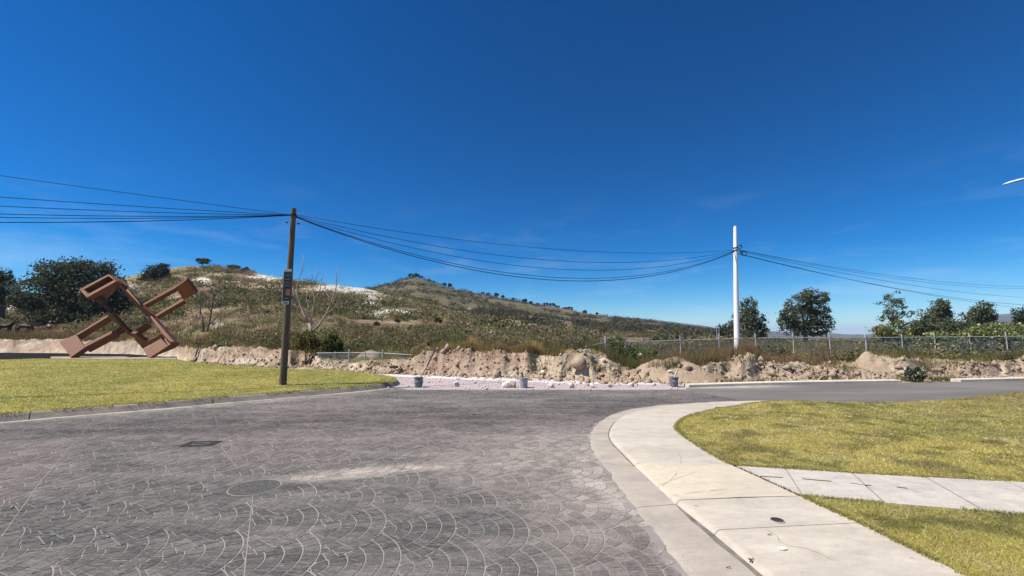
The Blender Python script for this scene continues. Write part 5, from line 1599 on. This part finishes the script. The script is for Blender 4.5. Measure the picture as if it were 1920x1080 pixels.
lp = W(1884, 346.5, 14.5)
lamp = tag(empty('street_lamp', (lp.x + 2.3, lp.y, .3)), 'street lamp reaching in at the right edge of the photo', 'street lamp')
lo = Vector((lp.x, lp.y, lp.z)) - Vector(lamp.location)
tl = W(1921, 337.5, 14.5) - lp
dirl = tl.normalized()
def lp_pt(d, off): return lo + dirl * d + off
prof = [(0, .04, .012), (.05, .11, .03), (.2, .15, .045), (.5, .15, .055), (.72, .09, .05), (.82, .04, .04)]
V = []; F = []
for (d, w, h) in prof:
    c = lp_pt(d, Vector((0, 0, .03)))
    for k in range(10):
        a = math.pi * k / 9
        V.append(c + Vector((0, w * math.cos(a), h * math.sin(a) * 1.1)))
m = 10
for i in range(len(prof) - 1):
    for k in range(m): F.append((i * m + k, i * m + (k + 1) % m, (i + 1) * m + (k + 1) % m, (i + 1) * m + k))
F.append(tuple(range(m))); F.append(tuple(range((len(prof) - 1) * m, len(prof) * m)))
o = pymesh('lamp_head', V, F, M['lamp_shell'], lamp, True); smooth_by_angle(o)
a, b = lp_pt(.03, Vector((0, 0, .0))), lp_pt(.60, Vector((0, 0, .0)))
MB().prism([a + Vector((0, -.09, 0)), b + Vector((0, -.13, 0)), b + Vector((0, .13, 0)), a + Vector((0, .09, 0))], [a + Vector((0, -.09, .028)), b + Vector((0, -.13, .028)), b + Vector((0, .13, .028)), a + Vector((0, .09, .028))]).build('lens', M['lamp_lens'], o)
e1 = lp_pt(.7, Vector((0, 0, .05)))
o = MB().tube([e1, e1 + Vector((.9, 0, .16)), Vector((-.25, 0, lo.z + .1)), Vector((0, 0, lo.z - .2)), Vector((0, 0, 3)), Vector((0, 0, 0))], [.03, .032, .035, .05, .07, .09], 10).build('lamp_post', M['steel'], lamp); smooth_by_angle(o, 60)

# ---------------------------------------------------------------- fences
def fence(label, posts, rail_px, link_rows, Yf, thick):
    """posts: (px, top row, Y, radius)"""
    base0 = Vector(((posts[0][0] - 960) / 806 * posts[0][2], posts[0][2], 0)); base0.z = ground_z(base0.x, base0.y)
    f = tag(empty('chain_link_fence', base0), label, 'fence')
    tops = []
    for (px, ty, Y, r) in posts:
        t_ = W(px, ty, Y); gz = ground_z(t_.x, Y)
        MB().tube([Vector((t_.x, Y, gz - .3)) - base0, t_ - base0], r, 8).build('fence_post', M['steel'], f)
        tops.append((t_, gz))
    rails = []
    for (px, py, Y) in rail_px: rails.append(W(px, py, Y) - base0)
    MB().tube(rails, .022, 6).build('top_rail', M['steel'], f)
    mb = MB()
    # diamond wire netting between the rail and the ground
    for i in range(len(rails) - 1):
        a, b = rails[i], rails[i + 1]
        ha = a.z - (ground_z(a.x + base0.x, a.y + base0.y) - base0.z); hb = b.z - (ground_z(b.x + base0.x, b.y + base0.y) - base0.z)
        h = max(.5, (ha + hb) / 2) + .1
        Lx = (b - a).length; n = max(1, int(Lx / .075))
        for k in range(n):
            for sgn in (1, -1):
                t0, t1 = k / n, (k + sgn * h / .9 / .075 * .9) / n
                t1c = min(max(t1, 0), 1)
                fr = 1.0 if t1 == t0 else (t1c - t0) / (t1 - t0)
                p0 = a.lerp(b, t0); p1 = a.lerp(b, t1c) - Vector((0, 0, h * fr))
                mb.tube([p0, p1], thick, 3, False)
    o = mb.build('wire_netting', M['steel'], f); o['kind'] = 'stuff'
    return f
fence('chain link fence with tall posts along the right bank', [(1135, 630, 21.5, .05), (1172, 640, 23.5, .025), (1204, 634, 22, .032), (1275, 629, 22.3, .028), (1347, 626, 22.6, .028), (1415.5, 624, 22.8, .028), (1486, 624, 23, .028), (1554, 622, 23.2, .03), (1622, 627, 23.4, .042), (1690, 626, 23.6, .028), (1751, 625, 23.8, .028), (1816, 624, 24, .028), (1885, 622, 24.2, .028), (1960, 620, 24.4, .028)],
      [(1052, 660, 20.6), (1090, 652, 21), (1135, 642, 21.5), (1204, 640, 22), (1275, 638, 22.3), (1347, 636, 22.6), (1415, 634, 22.8), (1486, 633, 23), (1554, 633, 23.2), (1622, 633, 23.4), (1751, 632, 23.8), (1885, 631, 24.2), (1960, 630, 24.4)], 8, 22, .0032)
fence('low wire fence in front of the gravel heap by the left lawn', [(598, 660, 24.5, .025), (628, 658, 24.0, .025), (655, 655, 23.3, .045), (685, 658, 23.3, .025), (718, 655, 23.2, .045)],
      [(594, 662, 24.5), (655, 661, 23.4), (718, 662, 23.2), (798, 667, 22.6)], 5, 23, .003)
for (px, ty, Y, lab) in ((1042, 598, 42, 'thin lone post on the slope behind the middle bank'),):
    b = at(px, Y); t_ = W(px, ty, Y)
    o = MB().tube([Vector((0, 0, -.2)), t_ - b], .045, 7).build('post', M['grey_bark']); o.location = b
    tag(o, lab, 'post')
b = at(1347, 48)
mast = tag(empty('lattice_mast', b), 'small pale lattice mast in the field left of the white pole', 'mast')
hm = W(1347, 614, 48).z - b.z
for sx_ in (-.16, .16): MB().tube([Vector((sx_ * 1.3, 0, -.2)), Vector((sx_ * .8, 0, hm))], .028, 6).build('leg', M['steel'], mast)
for k in range(7):
    z_ = hm * (k + .5) / 7.2
    MB().tube([Vector((-.19, 0, z_)), Vector((.17, 0, z_ + hm * .1))], .014, 5).build('brace', M['steel'], mast)

# ---------------------------------------------------------------- soil heaps, stones, buckets
def heap(name, label, cx, Y, z0, rx, ry, h, mat, seed, rough=.12, peaks=((0, 0, 1, 1),)):
    n, m = 52, 26
    V = []; F = []
    for j in range(m + 1):
        r = j / m
        for i in range(n):
            a = 2 * math.pi * i / n
            wob = 1 + .16 * (fbm(np.array([math.cos(a) * 1.7 + seed]), np.array([math.sin(a) * 1.7]), 3, seed)[0] - .5) * 2
            x, y = rx * r * wob * math.cos(a), ry * r * wob * math.sin(a)
            z = 0
            for (qx, qy, qs, qh) in peaks:
                d = math.hypot((x - qx * rx) / (rx * qs), (y - qy * ry) / (ry * qs))
                z = max(z, qh * max(0.0, 1.10 - math.sqrt(d * d + .0225) * 1.087) / .937)
            nz_ = fbm(np.array([x * 2.2 + seed]), np.array([y * 2.2]), 5, seed + 3, .6)[0] - .5
            V.append((x, y, h * z + nz_ * rough * (1 - r ** 4) * 2.2 - (.06 if j == m else 0)))
    for j in range(m):
        for i in range(n):
            F.append((j * n + i, j * n + (i + 1) % n, (j + 1) * n + (i + 1) % n, (j + 1) * n + i))
    me = bpy.data.meshes.new(name); me.from_pydata(V, [], F)
    bm = bmesh.new(); bm.from_mesh(me); bmesh.ops.remove_doubles(bm, verts=bm.verts, dist=1e-4); bmesh.ops.recalc_face_normals(bm, faces=bm.faces); bm.to_mesh(me); bm.free()
    me.polygons.foreach_set('use_smooth', [True] * len(me.polygons))
    o = link(name, me, mat); o.location = (cx, Y, z0)
    return tag(o, label, 'dirt heap')
def hp(px, Y): return (px - 960) / 806 * Y
heap('soil_heap', 'tan soil heap with two peaks spilling onto the road edge', hp(1262, 17.6), 17.8, -.03, 2.1, 1.6, .92, M['soilheap'], 3, .10, ((.10, .1, .95, 1), (-.30, .0, .75, .92), (-.05, -.45, .6, .4)))
heap('soil_heap', 'rough clod heap at the foot of the white pole', hp(1385, 19.6), 19.8, .05, 1.75, 1.1, .92, M['soilheap'], 9, .26, ((.15, 0, 1.0, 1), (-.45, -.1, .7, .85)))
heap('gravel_heap', 'grey brown gravel heap behind the low wire fence', hp(690, 24.6), 25.2, -.03, 1.75, 1.3, 1.0, M['gravel'], 14, .07)
heap('soil_heap', 'pinkish soil heap on the right bank by the leaning fence post', hp(1655, 18.8), 19.2, .1, 1.5, 1.0, .85, M['soilheap'], 21, .22, ((-.2, 0, 1, 1), (.4, 0, .7, .6)))

def rock(loc, sx_, sy_, sz_, mat, label, seed, name='stone', cat='stone', group=None, sub=2):
    bm = bmesh.new(); bmesh.ops.create_icosphere(bm, subdivisions=sub, radius=1)
    rd = random.Random(seed)
    offs = [(Vector((rd.gauss(0, 1), rd.gauss(0, 1), rd.gauss(0, 1))).normalized(), rd.uniform(.55, .92)) for _ in range(9)]
    for v in bm.verts:
        for d, k in offs:
            e = v.co.dot(d)
            if e > k: v.co -= d * (e - k)
        v.co = Vector((v.co.x * sx_, v.co.y * sy_, v.co.z * sz_))
    me = bpy.data.meshes.new(name); bm.to_mesh(me); bm.free()
    o = link(name, me, mat); o.location = loc; o.rotation_euler = (0, 0, rd.uniform(0, 6))
    return tag(o, label, cat, group)
def on_road(px, py): return P(px, py, .006)
for (px, py, w, h, mat, lab) in ((856, 725, .11, .12, 'stone', 'pale stone between the left bucket and the big block'), (951, 727, .20, .15, 'stone', 'largest pale stone block left of the mauve bucket'), (964, 727, .10, .13, 'dark_stone', 'dark lump added for the shaded right side of the largest pale block'), (1033, 727, .15, .10, 'stone', 'flat pale stone, first right of the mauve bucket'), (1072, 727, .13, .12, 'stone', 'pale stone, second right of the mauve bucket'), (1112, 727, .13, .11, 'stone', 'pale stone, third right of the mauve bucket'), (1145, 726, .09, .07, 'dark_stone', 'small brown stone, fourth right of the mauve bucket'), (1184, 725.5, .13, .10, 'stone', 'pointed pale stone nearest the tan soil heap')):  # the second, dark lump stands in for the shaded side of the big block
    p = on_road(px, py)
    rock((p.x, p.y + w * .5, h * .6), w, w * .8, h, M[mat], lab, px)
for k, (px, py, w, lab) in enumerate(((1018, 708, .13, 'pale rock at the foot of the middle bank, right of the mauve bucket'), (1256, 697, .13, 'white rock lying on the face of the tan soil heap'), (1200, 667, .22, 'pale boulder in the grass behind the fence'), (820, 654, .10, 'dark rock at the top of the leaning stick'), (1100, 707, .16, 'tan clod at the foot of the middle bank below the withered shrub'), (1040, 700, .12, 'dark hole-side clod on the middle bank'), (668, 697, .10, 'small clod in front of the low wire fence'), (1330, 705, .14, 'tan clod between the two soil heaps'))):
    if lab.startswith('white rock'):
        p = W(px, py, 16.9)
    else:
        yy = pY(py) if py > 690 else 20.5
        p = W(px, py, min(yy, 21)); p.z = max(p.z, ground_z(p.x, p.y) + .02)
    rock(tuple(p), w, w * .8, w * .75, M['dark_stone'] if 'dark' in lab else M['stone'], lab, 77 + k, 'rock', 'rock')
# crumbs of soil along the foot of the bank
n = 5200
u = rng.uniform(-.75, 1.25, n); Yf, Yt, zt = bank_edge(u)
Y = Yf + rng.normal(-.25, .45, n); z = np.maximum(terrain(u, Y), -.02)
s = np.exp(rng.normal(-3.2, .55, n))
V = (np.stack([u * Y, Y, z + s * .3], -1)[:, None] + d0[None] * s[:, None, None] * rng.uniform(.5, 1.3, (n, 6, 3))).reshape(-1, 3)
F = (f0[None] + (np.arange(n) * 6)[:, None, None]).reshape(-1, 3)
tag(npmesh('rubble', V, F, M['soilheap']), 'soil crumbs and pebbles along the foot of the bank', 'rubble', None, 'stuff')
n = 700
u = rng.uniform(-.75, 1.25, n); Yf, Yt, zt = bank_edge(u)
Y = Yf + rng.normal(.1, .5, n); k = fbm(u * Y / 1.2, Y / 1.2, 3, 411) > .5; u, Y = u[k], Y[k]; n = len(u)
z = np.maximum(terrain(u, Y), -.02); s = np.exp(rng.normal(-2.35, .4, n))
V = (np.stack([u * Y, Y, z + s * .25], -1)[:, None] + d0[None] * s[:, None, None] * rng.uniform(.4, 1.3, (n, 6, 3))).reshape(-1, 3)
F = (f0[None] + (np.arange(n) * 6)[:, None, None]).reshape(-1, 3)
tag(npmesh('rubble', V, F, M['soilheap']), 'larger angular clods fallen from the bank', 'rubble', None, 'stuff')
n = 900
q = in_poly_points([(p[0], p[1]) for p in PX([(640, 728), (1290, 735), (1290, 722), (640, 704)])], n)
s = np.exp(rng.normal(-4.0, .5, n))
V = (np.stack([q[:, 0], q[:, 1], .008 + s * .4], -1)[:, None] + d0[None] * s[:, None, None] * rng.uniform(.5, 1.3, (n, 6, 3))).reshape(-1, 3)
F = (f0[None] + (np.arange(n) * 6)[:, None, None]).reshape(-1, 3)
tag(npmesh('gravel', V, F, M['stone']), 'loose pebbles strewn over the dusty side road', 'gravel', None, 'stuff')

def bucket(px, py, mat, label, stick, smat, tilt=0.0):
    p = on_road(px, py)
    b = tag(empty('bucket', (p.x, p.y + .15, .008)), label, 'bucket')
    o = MB().lathe((0, 0, 0), [(.125, 0), (.13, .02), (.148, .30), (.16, .305), (.16, .335), (.15, .34), (.142, .335), (.138, .27)], 20).build('pail', M[mat], b); smooth_by_angle(o)
    MB().tube([Vector((.16 * math.cos(a), .16 * math.sin(a) * .4 - .1, .31 - .12 * abs(math.sin(a)))) for a in np.linspace(math.pi, 2 * math.pi, 12)], .004, 5).build('handle', M['steel'], o)
    MB().lathe((0, 0, .255), [(.137, 0), (.12, .025), (.06, .03)], 16).build('mortar_fill', M['mortar'], b)
    pts, r = stick
    base = Vector((0, 0, .24))
    Yb = p.y + .15
    pp = [W(x, y, Yb) - Vector((p.x, Yb, .008)) for (x, y) in pts]
    pp[0] = base
    if isinstance(smat, tuple):
        MB().tube(pp[:2], r, 7).build('stick', M[smat[0]], b); MB().tube(pp[1:], r * 1.1, 7).build('stick', M[smat[1]], b)
    else: MB().tube(pp, r, 7).build('stick', M[smat], b)
bucket(783, 727, 'bucket', 'grey bucket of mortar holding a long leaning stick', ([(787, 710), (801, 686), (817, 653)], .024), ('pale_wood', 'grey_bark'))
bucket(982, 728, 'bucket_pale', 'mauve bucket with a short dark post, beside the pale stones', ([(981, 714), (978, 698)], .028), 'dark_wood')
bucket(1267, 726.5, 'bucket', 'dark grey bucket with a pale stake in front of the tan soil heap', ([(1270, 712), (1271, 692)], .03), 'pale_wood')

for (px, py, L_, w, a, lab, mat) in ((896, 703, .5, .12, .05, 'dark plank lying at the foot of the middle bank', 'dark_wood'), (922, 705, .42, .07, .35, 'second dark plank, right of the first, by the middle bank', 'dark_wood')):
    p = P(px, py, 0.03)
    o = MB().box((0, 0, .03), (L_, w, .04)).build('plank', M[mat]); o.location = (p.x, p.y, .01); o.rotation_euler = (.25, 0.02, a)
    tag(o, lab, 'plank')
for (x0, y0, x1, y1, Y, lab) in ((408, 678, 424, 652, 25.6, 'bleached branch leaning against the left bank'), (465, 683, 469, 668, 25.0, 'short stake stuck in the left bank'), (515, 686, 522, 662, 23.8, 'thin stick leaning on the bank left of the wooden pole')):
    a, b = W(x0, y0, Y), W(x1, y1, Y + .6)
    a.z = max(a.z, ground_z(a.x, a.y) - .05)
    o = MB().tube([Vector((0, 0, 0)), (b - a) * .55 + Vector((.04, 0, .02)), b - a], [.035, .03, .018], 6).build('branch', M['pale_bark']); o.location = a
    tag(o, lab, 'branch')

# ---------------------------------------------------------------- covers and litter in the road and on the pavement
cov = tag(empty('drain_cover', (COVER.x, COVER.y, 0)), 'rectangular dark iron cover set in the road', 'drain cover')
cov.rotation_euler = (0, 0, R_(6)); cov.scale = (.72, .78, .6)
def roundrect(w, d): return [Vector((x, y, 0)) for x, y in ((-w, -d), (w, -d), (w, d), (-w, d))]
mb = MB()
fr = roundrect(.34, .21)
for (x0, x1, y0, y1) in ((-.34, .34, -.21, -.18), (-.34, .34, .18, .21), (-.34, -.31, -.18, .18), (.31, .34, -.18, .18)): mb.box(((x0 + x1) / 2, (y0 + y1) / 2, .005), (x1 - x0, y1 - y0, .012))
mb.build('frame', M['iron'], cov)
MB().box((0, 0, .004), (.60, .34, .012)).build('lid', M['iron'], cov)
ringp = [Vector((.17 * math.cos(a), .085 * math.sin(a), .0115)) for a in np.linspace(0, 2 * math.pi, 30)]
MB().tube(ringp, .006, 5).build('ring', M['joint'], cov)
for c_, a_, b_ in ((MANH, .40, .40), (COVER, .42, .31)):
    o = MB().prism([Vector((a_ * math.cos(t), b_ * math.sin(t), .0006)) for t in np.linspace(0, 2 * math.pi, 28, endpoint=False)], [Vector((a_ * math.cos(t), b_ * math.sin(t), .0016)) for t in np.linspace(0, 2 * math.pi, 28, endpoint=False)]).build('patch', M['cobble'], road); o.location = (c_.x, c_.y, 0)
man = tag(empty('manhole_cover', (MANH.x, MANH.y, 0)), 'round dark manhole cover with a pale rim in the near road', 'manhole cover')
MB().lathe((0, 0, 0), [(.272, 0), (.270, .0045), (.262, .005), (.260, .003)], 48).build('rim', M['joint'], man)
t = NT('manhole'); c = t.mix(t.rng(t.noise(45, 4, .7), .35, .65), (0.05, 0.05, 0.047), (0.155, 0.148, 0.135)); t.bump(t.noise(45, 4, .7), .02); M['manhole'] = t.done(c, .95, .05)
MB().lathe((0, 0, 0), [(.257, 0), (.257, .004), (.252, .005)], 48).build('lid', M['manhole'], man)
cp = P(1457, 976, WZ)
cap = tag(empty('access_cap', (cp.x, cp.y, WZ)), 'small round black cap set in the pavement', 'cap')
MB().lathe((0, 0, -.01), [(.062, 0), (.062, .0155), (.058, .017)], 32).build('rim', M['gutter'], cap)
MB().lathe((0, 0, -.01), [(.052, 0), (.052, .018), (.049, .0195)], 32).build('lid', M['iron'], cap)
def litter(px, py, z, pts, mat, label, cat, name, lift=.006):
    c = P(px, py, z)
    V = []; n = len(pts)
    V = [(x, y, lift + random.uniform(0, .01)) for x, y in pts] + [(x, y, .001) for x, y in pts]
    F = [tuple(range(n)), tuple(range(n, 2 * n))[::-1]] + [(i, n + i, n + (i + 1) % n, (i + 1) % n) for i in range(n)]
    o = pymesh(name, V, F, M[mat]); o.location = (c.x, c.y, z + .003)
    return tag(o, label, cat)
litter(1299, 953, WZ - .03, [(-.05, .03), (-.02, .012), (.01, -.005), (.045, -.01), (.04, -.03), (.0, -.03), (-.035, .005)], 'dead_leaf', 'dark scrap of bark on the kerb edge of the pavement', 'litter', 'bark_scrap', .018)
litter(1467, 1030, WZ, [(-.03, -.012), (-.01, -.022), (.02, -.02), (.032, 0), (.02, .02), (-.012, .022), (-.03, .01)], 'paper', 'small white paper scrap on the pavement', 'litter', 'paper_scrap', .004)
c = P(1411, 1049, .05)
lf = tag(empty('leaf_clump', (c.x, c.y, .035)), 'clump of dead brown leaves in the gutter', 'litter')
V, F = leafcloud(rng.normal(0, 1, (26, 3)) * np.array([.018, .014, .004]) + np.array([0, 0, .012]), .011, .5)
npmesh('leaves', V, F, M['dead_leaf'], lf)
for (px, py, lab) in ((1366, 1065, 'small twig on the gutter slab'), (1443, 1003, 'tiny brown twig on the pavement below the round cap')):
    c = P(px, py, .02 if px < 1400 else WZ + .005)
    o = MB().tube([Vector((-.02, -.006, .004)), Vector((0, .002, .006)), Vector((.02, .008, .004))], .003, 5).build('twig', M['dead_leaf']); o.location = c
    tag(o, lab, 'twig')

# scattered small debris on the near paving
n = 420
q = np.stack([rng.uniform(-7, 4, n), rng.uniform(2.6, 13, n)], -1)
k = inpoly(q[:, 0], q[:, 1], stamped); q = q[k]; n = len(q)
s = np.exp(rng.normal(-5.6, .45, n))
V = (np.stack([q[:, 0], q[:, 1], .008 + s * .3], -1)[:, None] + d0[None] * s[:, None, None] * rng.uniform(.5, 1.4, (n, 6, 3))).reshape(-1, 3)
F = (f0[None] + (np.arange(n) * 6)[:, None, None]).reshape(-1, 3)
tag(npmesh('gravel', V, F, M['mortar']), 'scattered grit on the stamped road', 'gravel', None, 'stuff')
# soil and grass creeping into the seam between the pavement and the slab path
a, b = P(1376, 873, WZ), P(1502, 931, WZ)
n = 260
tt = rng.random(n); B = np.array(a)[None] * (1 - tt)[:, None] + np.array(b)[None] * tt[:, None] + rng.normal(0, .008, (n, 3)) * np.array([1, 1, 0])
V, F = blades(B, rng.uniform(.008, .03, n), np.full(n, .01), 1.0)
tag(npmesh('weeds', V, F, M['grass'], None, np.repeat(tint(n, (.06, .055, .025), .3), 3, 0)), 'dark weeds in the seam beside the slab path', 'weeds', None, 'stuff')

# ---------------------------------------------------------------- house on the hill
uu = (990 - 960) / 806; YY = np.linspace(60, 430, 900); rr, _ = rowpx(np.full(900, uu), YY, terrain(np.full(900, uu), YY))
Yh = float(YY[int(np.argmin(np.abs(rr - 616)))])
hx = uu * Yh; hz = ground_z(hx, Yh)
sH = Yh / 800
house = tag(empty('house', (hx, Yh, hz)), 'low house with white roof pieces on the hillside', 'house')
MB().box((-1 * sH, 0, 3 * sH), (26 * sH, 8 * sH, 7 * sH)).build('wall', M['dark_wall'], house)
MB().box((-9 * sH, -1 * sH, 7.6 * sH), (14 * sH, 11 * sH, 2 * sH)).build('roof', M['white_wall'], house)
MB().box((9 * sH, -1 * sH, 7.8 * sH), (13 * sH, 11 * sH, 1.6 * sH)).build('roof', M['white_wall'], house)
for k in range(3): MB().box(((-8 + 7 * k) * sH, -4.1 * sH, 3 * sH), (3 * sH, .3 * sH, 3 * sH)).build('window', M['sign_dark'], house)
MB().box((4 * sH, -4.6 * sH, 4 * sH), (1.4 * sH, 1.4 * sH, 10 * sH)).build('chimney', M['white_wall'], house)

# ---------------------------------------------------------------- two horses and a seated person under the trees
def skin(name, verts, edges, radii, mat, parent, rootv=0, sub=2):
    me = bpy.data.meshes.new(name); me.from_pydata(verts, edges, []); me.update()
    o = link(name, me, mat, parent)
    md = o.modifiers.new('skin', 'SKIN'); md.use_smooth_shade = True
    for i, r in enumerate(radii):
        sv = me.skin_vertices[0].data[i]; sv.radius = (r, r) if not isinstance(r, tuple) else r
        sv.use_root = (i == rootv)
    s2 = o.modifiers.new('sub', 'SUBSURF'); s2.levels = 1; s2.render_levels = sub
    return o
def horse(label, loc, rz, mat, graze):
    h = tag(empty('horse', loc, rz), label, 'horse')
    head = [(.95, 0, .95), (1.12, 0, .55), (1.25, 0, .32)] if graze else [(1.02, 0, 1.62), (1.22, 0, 1.80), (1.50, 0, 1.62)]
    V = [(0, 0, 1.10), (.35, 0, 1.10), (.68, 0, 1.18), (-.40, 0, 1.12), (-.66, 0, 1.16)] + head
    E = [(0, 1), (1, 2), (0, 3), (3, 4), (2, 5), (5, 6), (6, 7)]
    R = [.27, .26, .23, .25, .22, .13, .10, .065]
    for sy_ in (-.14, .14):
        b = len(V)
        V += [(.62, sy_, .85), (.64, sy_, .48), (.62, sy_, .10), (.66, sy_, .02)]; E += [(2, b), (b, b + 1), (b + 1, b + 2), (b + 2, b + 3)]; R += [.10, .055, .045, .055]
        b = len(V)
        V += [(-.62, sy_, .88), (-.78, sy_, .52), (-.72, sy_, .12), (-.68, sy_, .02)]; E += [(4, b), (b, b + 1), (b + 1, b + 2), (b + 2, b + 3)]; R += [.13, .06, .045, .055]
    skin('body', V, E, R, M[mat], h)
    mb = MB().tube([Vector((-.82, 0, 1.25)), Vector((-1.0, 0, 1.0)), Vector((-1.0, 0, .5))], [.05, .07, .02], 7); mb.build('tail', M['horse_black'], h, True)
    a, b_ = Vector((.72, 0, 1.40)), Vector(head[0]) + Vector((.02, 0, .16))
    MB().tube([a, a.lerp(b_, .5) + Vector((-.03, 0, .04)), b_], [.03, .06, .03], 6).build('mane', M['horse_black'], h, True)
    e = Vector(head[1]) + Vector((-.03, 0, .10))
    for sy_ in (-.06, .06): MB().tube([e + Vector((0, sy_, -.02)), e + Vector((-.02, sy_, .14))], [.035, .008], 6).build('ear', M[mat], h, True)
    return h
hb = at(42, 60)
horse('brown horse grazing beside the broad dark tree', hb, R_(8), 'horse_brown', True)
hb = at(5, 58)
horse('black horse at the left edge with its head raised', hb, R_(6), 'horse_black', False)
pbse = at(90, 63)
per = tag(empty('person', pbse, R_(-90 + 12)), 'seated person in a white top, red trousers and pale hat under the tree', 'person')
V = [(0, 0, .28), (0, 0, .48), (0, 0, .70), (0, 0, .84), (.02, 0, .98), (.03, 0, 1.10)]
E = [(0, 1), (1, 2), (2, 3), (3, 4), (4, 5)]
Rr = [(.16, .12), (.14, .11), (.16, .11), .06, .085, .09]
for s_ in (-1, 1):
    b = len(V)
    V += [(.02, .12 * s_, .26), (.40, .17 * s_, .45), (.52, .16 * s_, .08), (.66, .17 * s_, .04)]; E += [(0, b), (b, b + 1), (b + 1, b + 2), (b + 2, b + 3)]; Rr += [.10, .075, .05, .045]
    b = len(V)
    V += [(.0, .20 * s_, .74), (.10, .26 * s_, .52), (.34, .18 * s_, .47), (.42, .16 * s_, .48)]; E += [(2, b), (b, b + 1), (b + 1, b + 2), (b + 2, b + 3)]; Rr += [.06, .045, .035, .03]
bo = skin('body', V, E, Rr, M['skin'], per)
V2 = [(0, 0, .30), (0, 0, .48), (0, 0, .72)]; E2 = [(0, 1), (1, 2)]; R2 = [(.19, .15), (.17, .135), (.19, .13)]
for s_ in (-1, 1):
    b = len(V2); V2 += [(.0, .20 * s_, .745), (.09, .26 * s_, .56)]; E2 += [(2, b), (b, b + 1)]; R2 += [.075, .06]
skin('shirt', V2, E2, R2, M['shirt'], per)
V3 = [(0, 0, .27)]; E3 = []; R3 = [(.185, .15)]
for s_ in (-1, 1):
    b = len(V3); V3 += [(.06, .12 * s_, .28), (.40, .17 * s_, .46), (.51, .16 * s_, .14)]; E3 += [(0, b), (b, b + 1), (b + 1, b + 2)]; R3 += [.12, .09, .065]
skin('trousers', V3, E3, R3, M['trousers'], per)
o = MB().lathe((.03, 0, 1.12), [(.22, 0), (.22, .012), (.11, .02), (.10, .11), (.06, .13)], 18).build('hat', M['hat'], per); smooth_by_angle(o)
stone_seat = rock((pbse.x, pbse.y + .02, pbse.z + .08), .26, .24, .16, M['dark_stone'], 'low dark stone the person sits on', 901)

# ---------------------------------------------------------------- air
HAZE = 0.00012
if HAZE > 0:
    hm_ = bpy.data.meshes.new('haze')
    bm = bmesh.new(); bmesh.ops.create_cube(bm, size=1.0)
    lo_, hi_ = Vector((-9500, -9500, -66)), Vector((9500, 9500, 190))
    for v in bm.verts: v.co = Vector(((lo_[i] + hi_[i]) / 2 + v.co[i] * (hi_[i] - lo_[i]) for i in range(3)))
    bm.to_mesh(hm_); bm.free()
    mt = bpy.data.materials.new('haze'); mt.use_nodes = True
    nt = mt.node_tree; nt.nodes.clear()
    oo = nt.nodes.new('ShaderNodeOutputMaterial'); pv = nt.nodes.new('ShaderNodeVolumePrincipled')
    pv.inputs['Color'].default_value = (0.48, 0.70, 1.0, 1)
    pv.inputs['Density'].default_value = HAZE
    pv.inputs['Anisotropy'].default_value = 0.0
    nt.links.new(pv.outputs[0], oo.inputs['Volume'])
    tag(link('haze', hm_, mt), kind='stuff')
